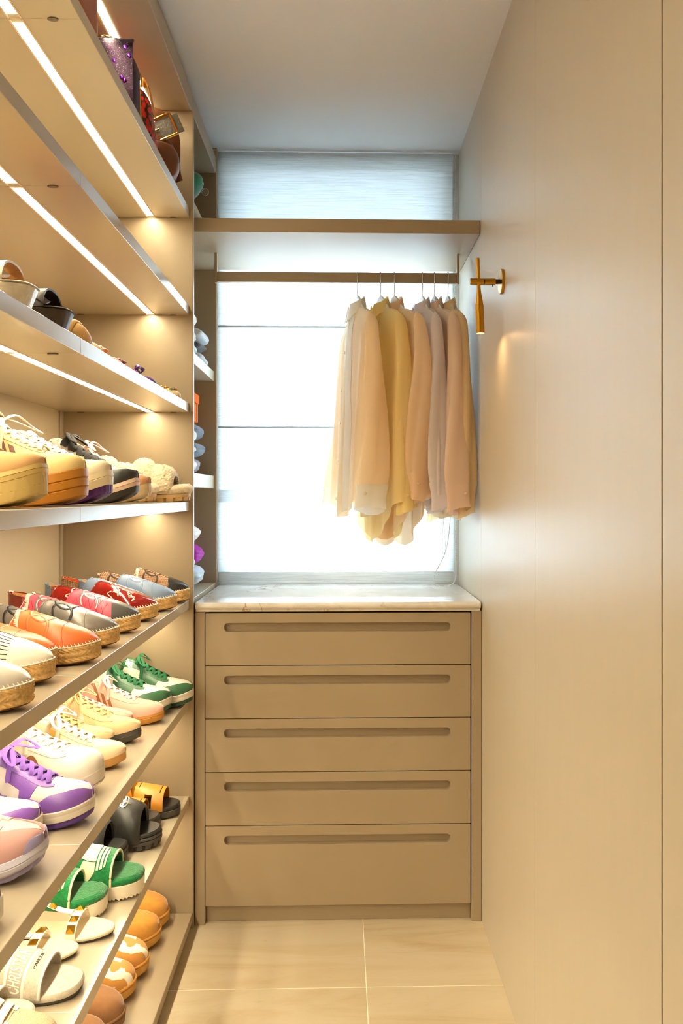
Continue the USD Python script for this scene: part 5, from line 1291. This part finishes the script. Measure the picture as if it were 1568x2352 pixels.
# ================================================================ handbags on the top shelf
z1 = 2.041
COGL = mat('cognac_leather', '#a3481a', rough=.35, bump=.1, bscale=160, var=.12, vscale=8); BRL = mat('brown_leather', '#6b3a1c', rough=.35, bump=.12, bscale=140, var=.18, vscale=12); BRLD = mat('dark_brown_strap', '#3c2212', rough=.4)
def soft(hx, hy, hz, p=(.5, .5, .5), seed=0, amp=.004, sub=4, taper=0.0):
    g = ellip((0, 0, 0), (1, 1, 1), sub); v = g.vertices
    n = np.sign(v) * np.abs(v) ** np.array(p)
    P = n * [hx, hy, hz]; k = 1 - taper * (P[:, 2] + hz) / (2 * hz)
    P[:, :2] *= k[:, None]
    P += v * ((meshkit.fbm(P * 16 + seed, 3, seed) - .5) * 2 * amp)[:, None]
    P[:, 2] = np.maximum(P[:, 2], -hz)
    P[:, 2] += hz
    return trimesh.Trimesh(P, g.faces, process=False)
b = thing('leather_tote', 'cognac leather tote bag at the top edge beside the light strip', 'bag', (-.605, 1.585, z1 + .0006), -4)
part(b, 'tote_body', soft(.135, .075, .120, (.4, .4, .5), 3, .003), COGL, smooth=60)
part(b, 'rim', tube(np.array([[.118 * np.sign(math.cos(t)) * abs(math.cos(t)) ** .5, .055 * np.sign(math.sin(t)) * abs(math.sin(t)) ** .5, .236] for t in np.linspace(0, 6.283, 50)[:-1]]), .003, 6, closed=True), COGL)
part(b, 'hang_cord', tube(spline([(.120, .03, .22), (.128, .034, .12), (.112, .036, .03)], 20), .0008, 5), mat('tan_cord', '#c08a55', rough=.6))
part(b, 'clasp', tube(np.array([[.118 + .014 * math.cos(t), .10 + .004 * math.cos(t), .190 + .012 * math.sin(t)] for t in np.linspace(0, 6.283, 20)[:-1]]), .003, 6, closed=True), GOLDB)
# sequin flap bag
SEQ = usdkit.material(stage, '/World/Looks/purple_sequins', {'tc': ('texture_coordinate', {}), 'v': ('voronoi_texture', {'scale': 620.0}), 'r': ('rgb_ramp', {'ramp': [(0.0, lin('#0b0308')), (.60, lin('#1a0716')), (.84, lin('#3d123a')), (.95, lin('#7a4a78')), (1.0, lin('#d9bfd2'))]}),
    'bw': ('rgb_to_bw', {}), 'b': ('bump', {'strength': .9, 'distance': .004}), 'p': ('principled_bsdf', {'roughness': .25, 'metallic': .7})},
    [('tc.object', 'v.vector'), ('v.color', 'bw.color'), ('bw.val', 'r.fac'), ('r.color', 'p.base_color'), ('bw.val', 'b.height'), ('b.normal', 'p.normal')], surface='p.BSDF')
PURS = mat('violet_sequin', '#6a1fb0', rough=.15, metal=.8); DPUR = mat('dark_purple_leather', '#2c0f38', rough=.45)
b = thing('sequin_handbag', 'dark purple sequin flap handbag with gold chain on the top shelf', 'bag', (-.600, 1.955, z1 + .0006), 0)
part(b, 'bag_body', soft(.128, .045, .112, (.35, .5, .45), 5, .003), DPUR, smooth=60)
fp = sbox(-.128, .045, .128, .225).union(affinity.scale(Point(0, .05).buffer(1, quad_segs=16), .128, .030))
ff = lambda u_, v_: (np.stack([u_, -.047 - .004 * np.cos(u_ * 12) + np.clip((v_ - .215) / .02, 0, 1) ** 2 * .04, v_], -1), np.stack([0 * u_, -1 + 0 * u_, .2 + 0 * u_], -1))
part(b, 'sequin_flap', mapped(fp, ff, .014, 0, .006), SEQ, smooth=40)
for k in range(16):
    x, z = (.10 + .026 * rng.random(), .03 + .19 * rng.random()) if k > 5 else (.02 + .10 * rng.random(), .15 + .07 * rng.random())
    part(b, 'sequin', ellip((x, -.054 - .002 * rng.random(), z), (.0048, .0006, .0048), 1), PURS, smooth=False)
ch_ = []
cp = spline([(-.11, -.02, .226), (-.04, -.035, .238), (.02, -.02, .240), (.06, -.03, .236), (.10, -.02, .228)], 26)
for i, p in enumerate(cp):
    a = np.linspace(0, 6.283, 12)[:-1]
    rr = np.c_[.0085 * np.cos(a), .005 * np.sin(a), 0 * a] if i % 2 else np.c_[.0085 * np.cos(a), 0 * a, .005 * np.sin(a)]
    part(b, 'chain_link', tube(rr + p, .0014, 5, closed=True), mat('pale_gold_chain', '#cbb27a', rough=.2, metal=1.0))
# red and black print pouch with gold clip
REDP = usdkit.material(stage, '/World/Looks/red_black_print', {'tc': ('texture_coordinate', {}), 'mp': ('mapping', {'scale': (1, 1, .55), 'rotation': (0, .5, 0)}), 'v': ('voronoi_texture', {'scale': 105.0, 'feature': 'f1'}), 'r': ('rgb_ramp', {'ramp': [(0.0, lin('#d8251c')), (.50, lin('#c81f18')), (.56, lin('#241a16')), (1.0, lin('#3a2e22'))]}), 'p': ('principled_bsdf', {'roughness': .35})},
    [('tc.object', 'mp.vector'), ('mp.vector', 'v.vector'), ('v.distance', 'r.fac'), ('r.color', 'p.base_color')], surface='p.BSDF')
b = thing('printed_handbag', 'red and black printed handbag with gold clip between the sequin and buckled bags', 'bag', (-.565, 2.105, z1 + .0006), 0)
part(b, 'bag_body', soft(.110, .048, .105, (.5, .55, .5), 8, .004, taper=.22), REDP, smooth=60)
part(b, 'strap', tube(spline([(.060, -.02, .190), (.082, -.035, .205), (.098, -.04, .165), (.108, -.045, .120)], 24), .012, 6, .2, up=(1, 0, .2)), HOR, smooth=40)
part(b, 'gold_clip', [tube(spline([(.072, -.060, .175), (.075, -.062, .12), (.078, -.06, .09)], 12), .0055, 8), tube(np.array([[.079 + .010 * math.cos(t), -.060, .068 + .020 * math.sin(t)] for t in np.linspace(0, 6.283, 24)[:-1]]), .0026, 6, closed=True), tube(np.array([[.070 + .009 * math.cos(t), -.058, .195 + .022 * math.sin(t)] for t in np.linspace(0, 6.283, 24)[:-1]]), .0022, 6, closed=True)], GOLDB, smooth=50, kind='stuff')
# brown shoulder bag with large square buckle
SNK = mat('grey_lizard_strap', '#57503f', rough=.4, bump=.8, bscale=260, var=.2, vscale=160)
b = thing('buckled_handbag', 'brown leather shoulder bag with lizard strap and square gold buckle', 'bag', (-.545, 2.268, z1 + .0006), 0)
part(b, 'bag_body', soft(.100, .060, .080, (.6, .6, .6), 11, .006), BRL, smooth=60)
part(b, 'front_pocket', soft(.088, .040, .058, (.7, .8, .7), 13, .004).apply_translation((.030, -.056, .004)), BRL, smooth=60)
part(b, 'shoulder_strap', tube(spline([(-.03, .0, .09), (-.01, -.01, .17), (.04, -.012, .212), (.075, 0, .192), (.092, .01, .12), (.098, .02, .04)], 40), .017, 8, .22, up=(0, 1, .2)), BRL, smooth=50)
bk = np.array([.073, -.036, .160]); ct_, st_ = math.cos(.42), math.sin(.42)
def bp(x, z, y=0):
    return bk + np.array([ct_ * x + st_ * z, y, -st_ * x * -1 * -1 + ct_ * z])
part(b, 'buckle_strap', mapped(sbox(-.055, -.026, .050, .024), lambda u_, v_: (bk + np.stack([ct_ * u_ - st_ * v_, -.006 + 2.0 * u_ * u_, st_ * u_ + ct_ * v_], -1), np.stack([0 * u_, -1 + 0 * u_, 0 * u_], -1)), .01, -.002, .002), SNK, smooth=30)
sq = np.array([(-.027, -.025), (.027, -.025), (.027, .025), (-.027, .025)])
sqr = Polygon(sq).buffer(.004, quad_segs=4); rg = np.array(sqr.exterior.coords)[:-1]
part(b, 'square_buckle', tube(np.array([bk + np.array([ct_ * x - st_ * z, -.011, st_ * x + ct_ * z]) for x, z in rg]), .0036, 8, closed=True), GOLDB, smooth=40)
part(b, 'buckle_prong', tube(np.array([bk + np.array([ct_ * x, -.012, st_ * x]) for x in (-.027, -.010)]), .0022, 6), GOLDB)
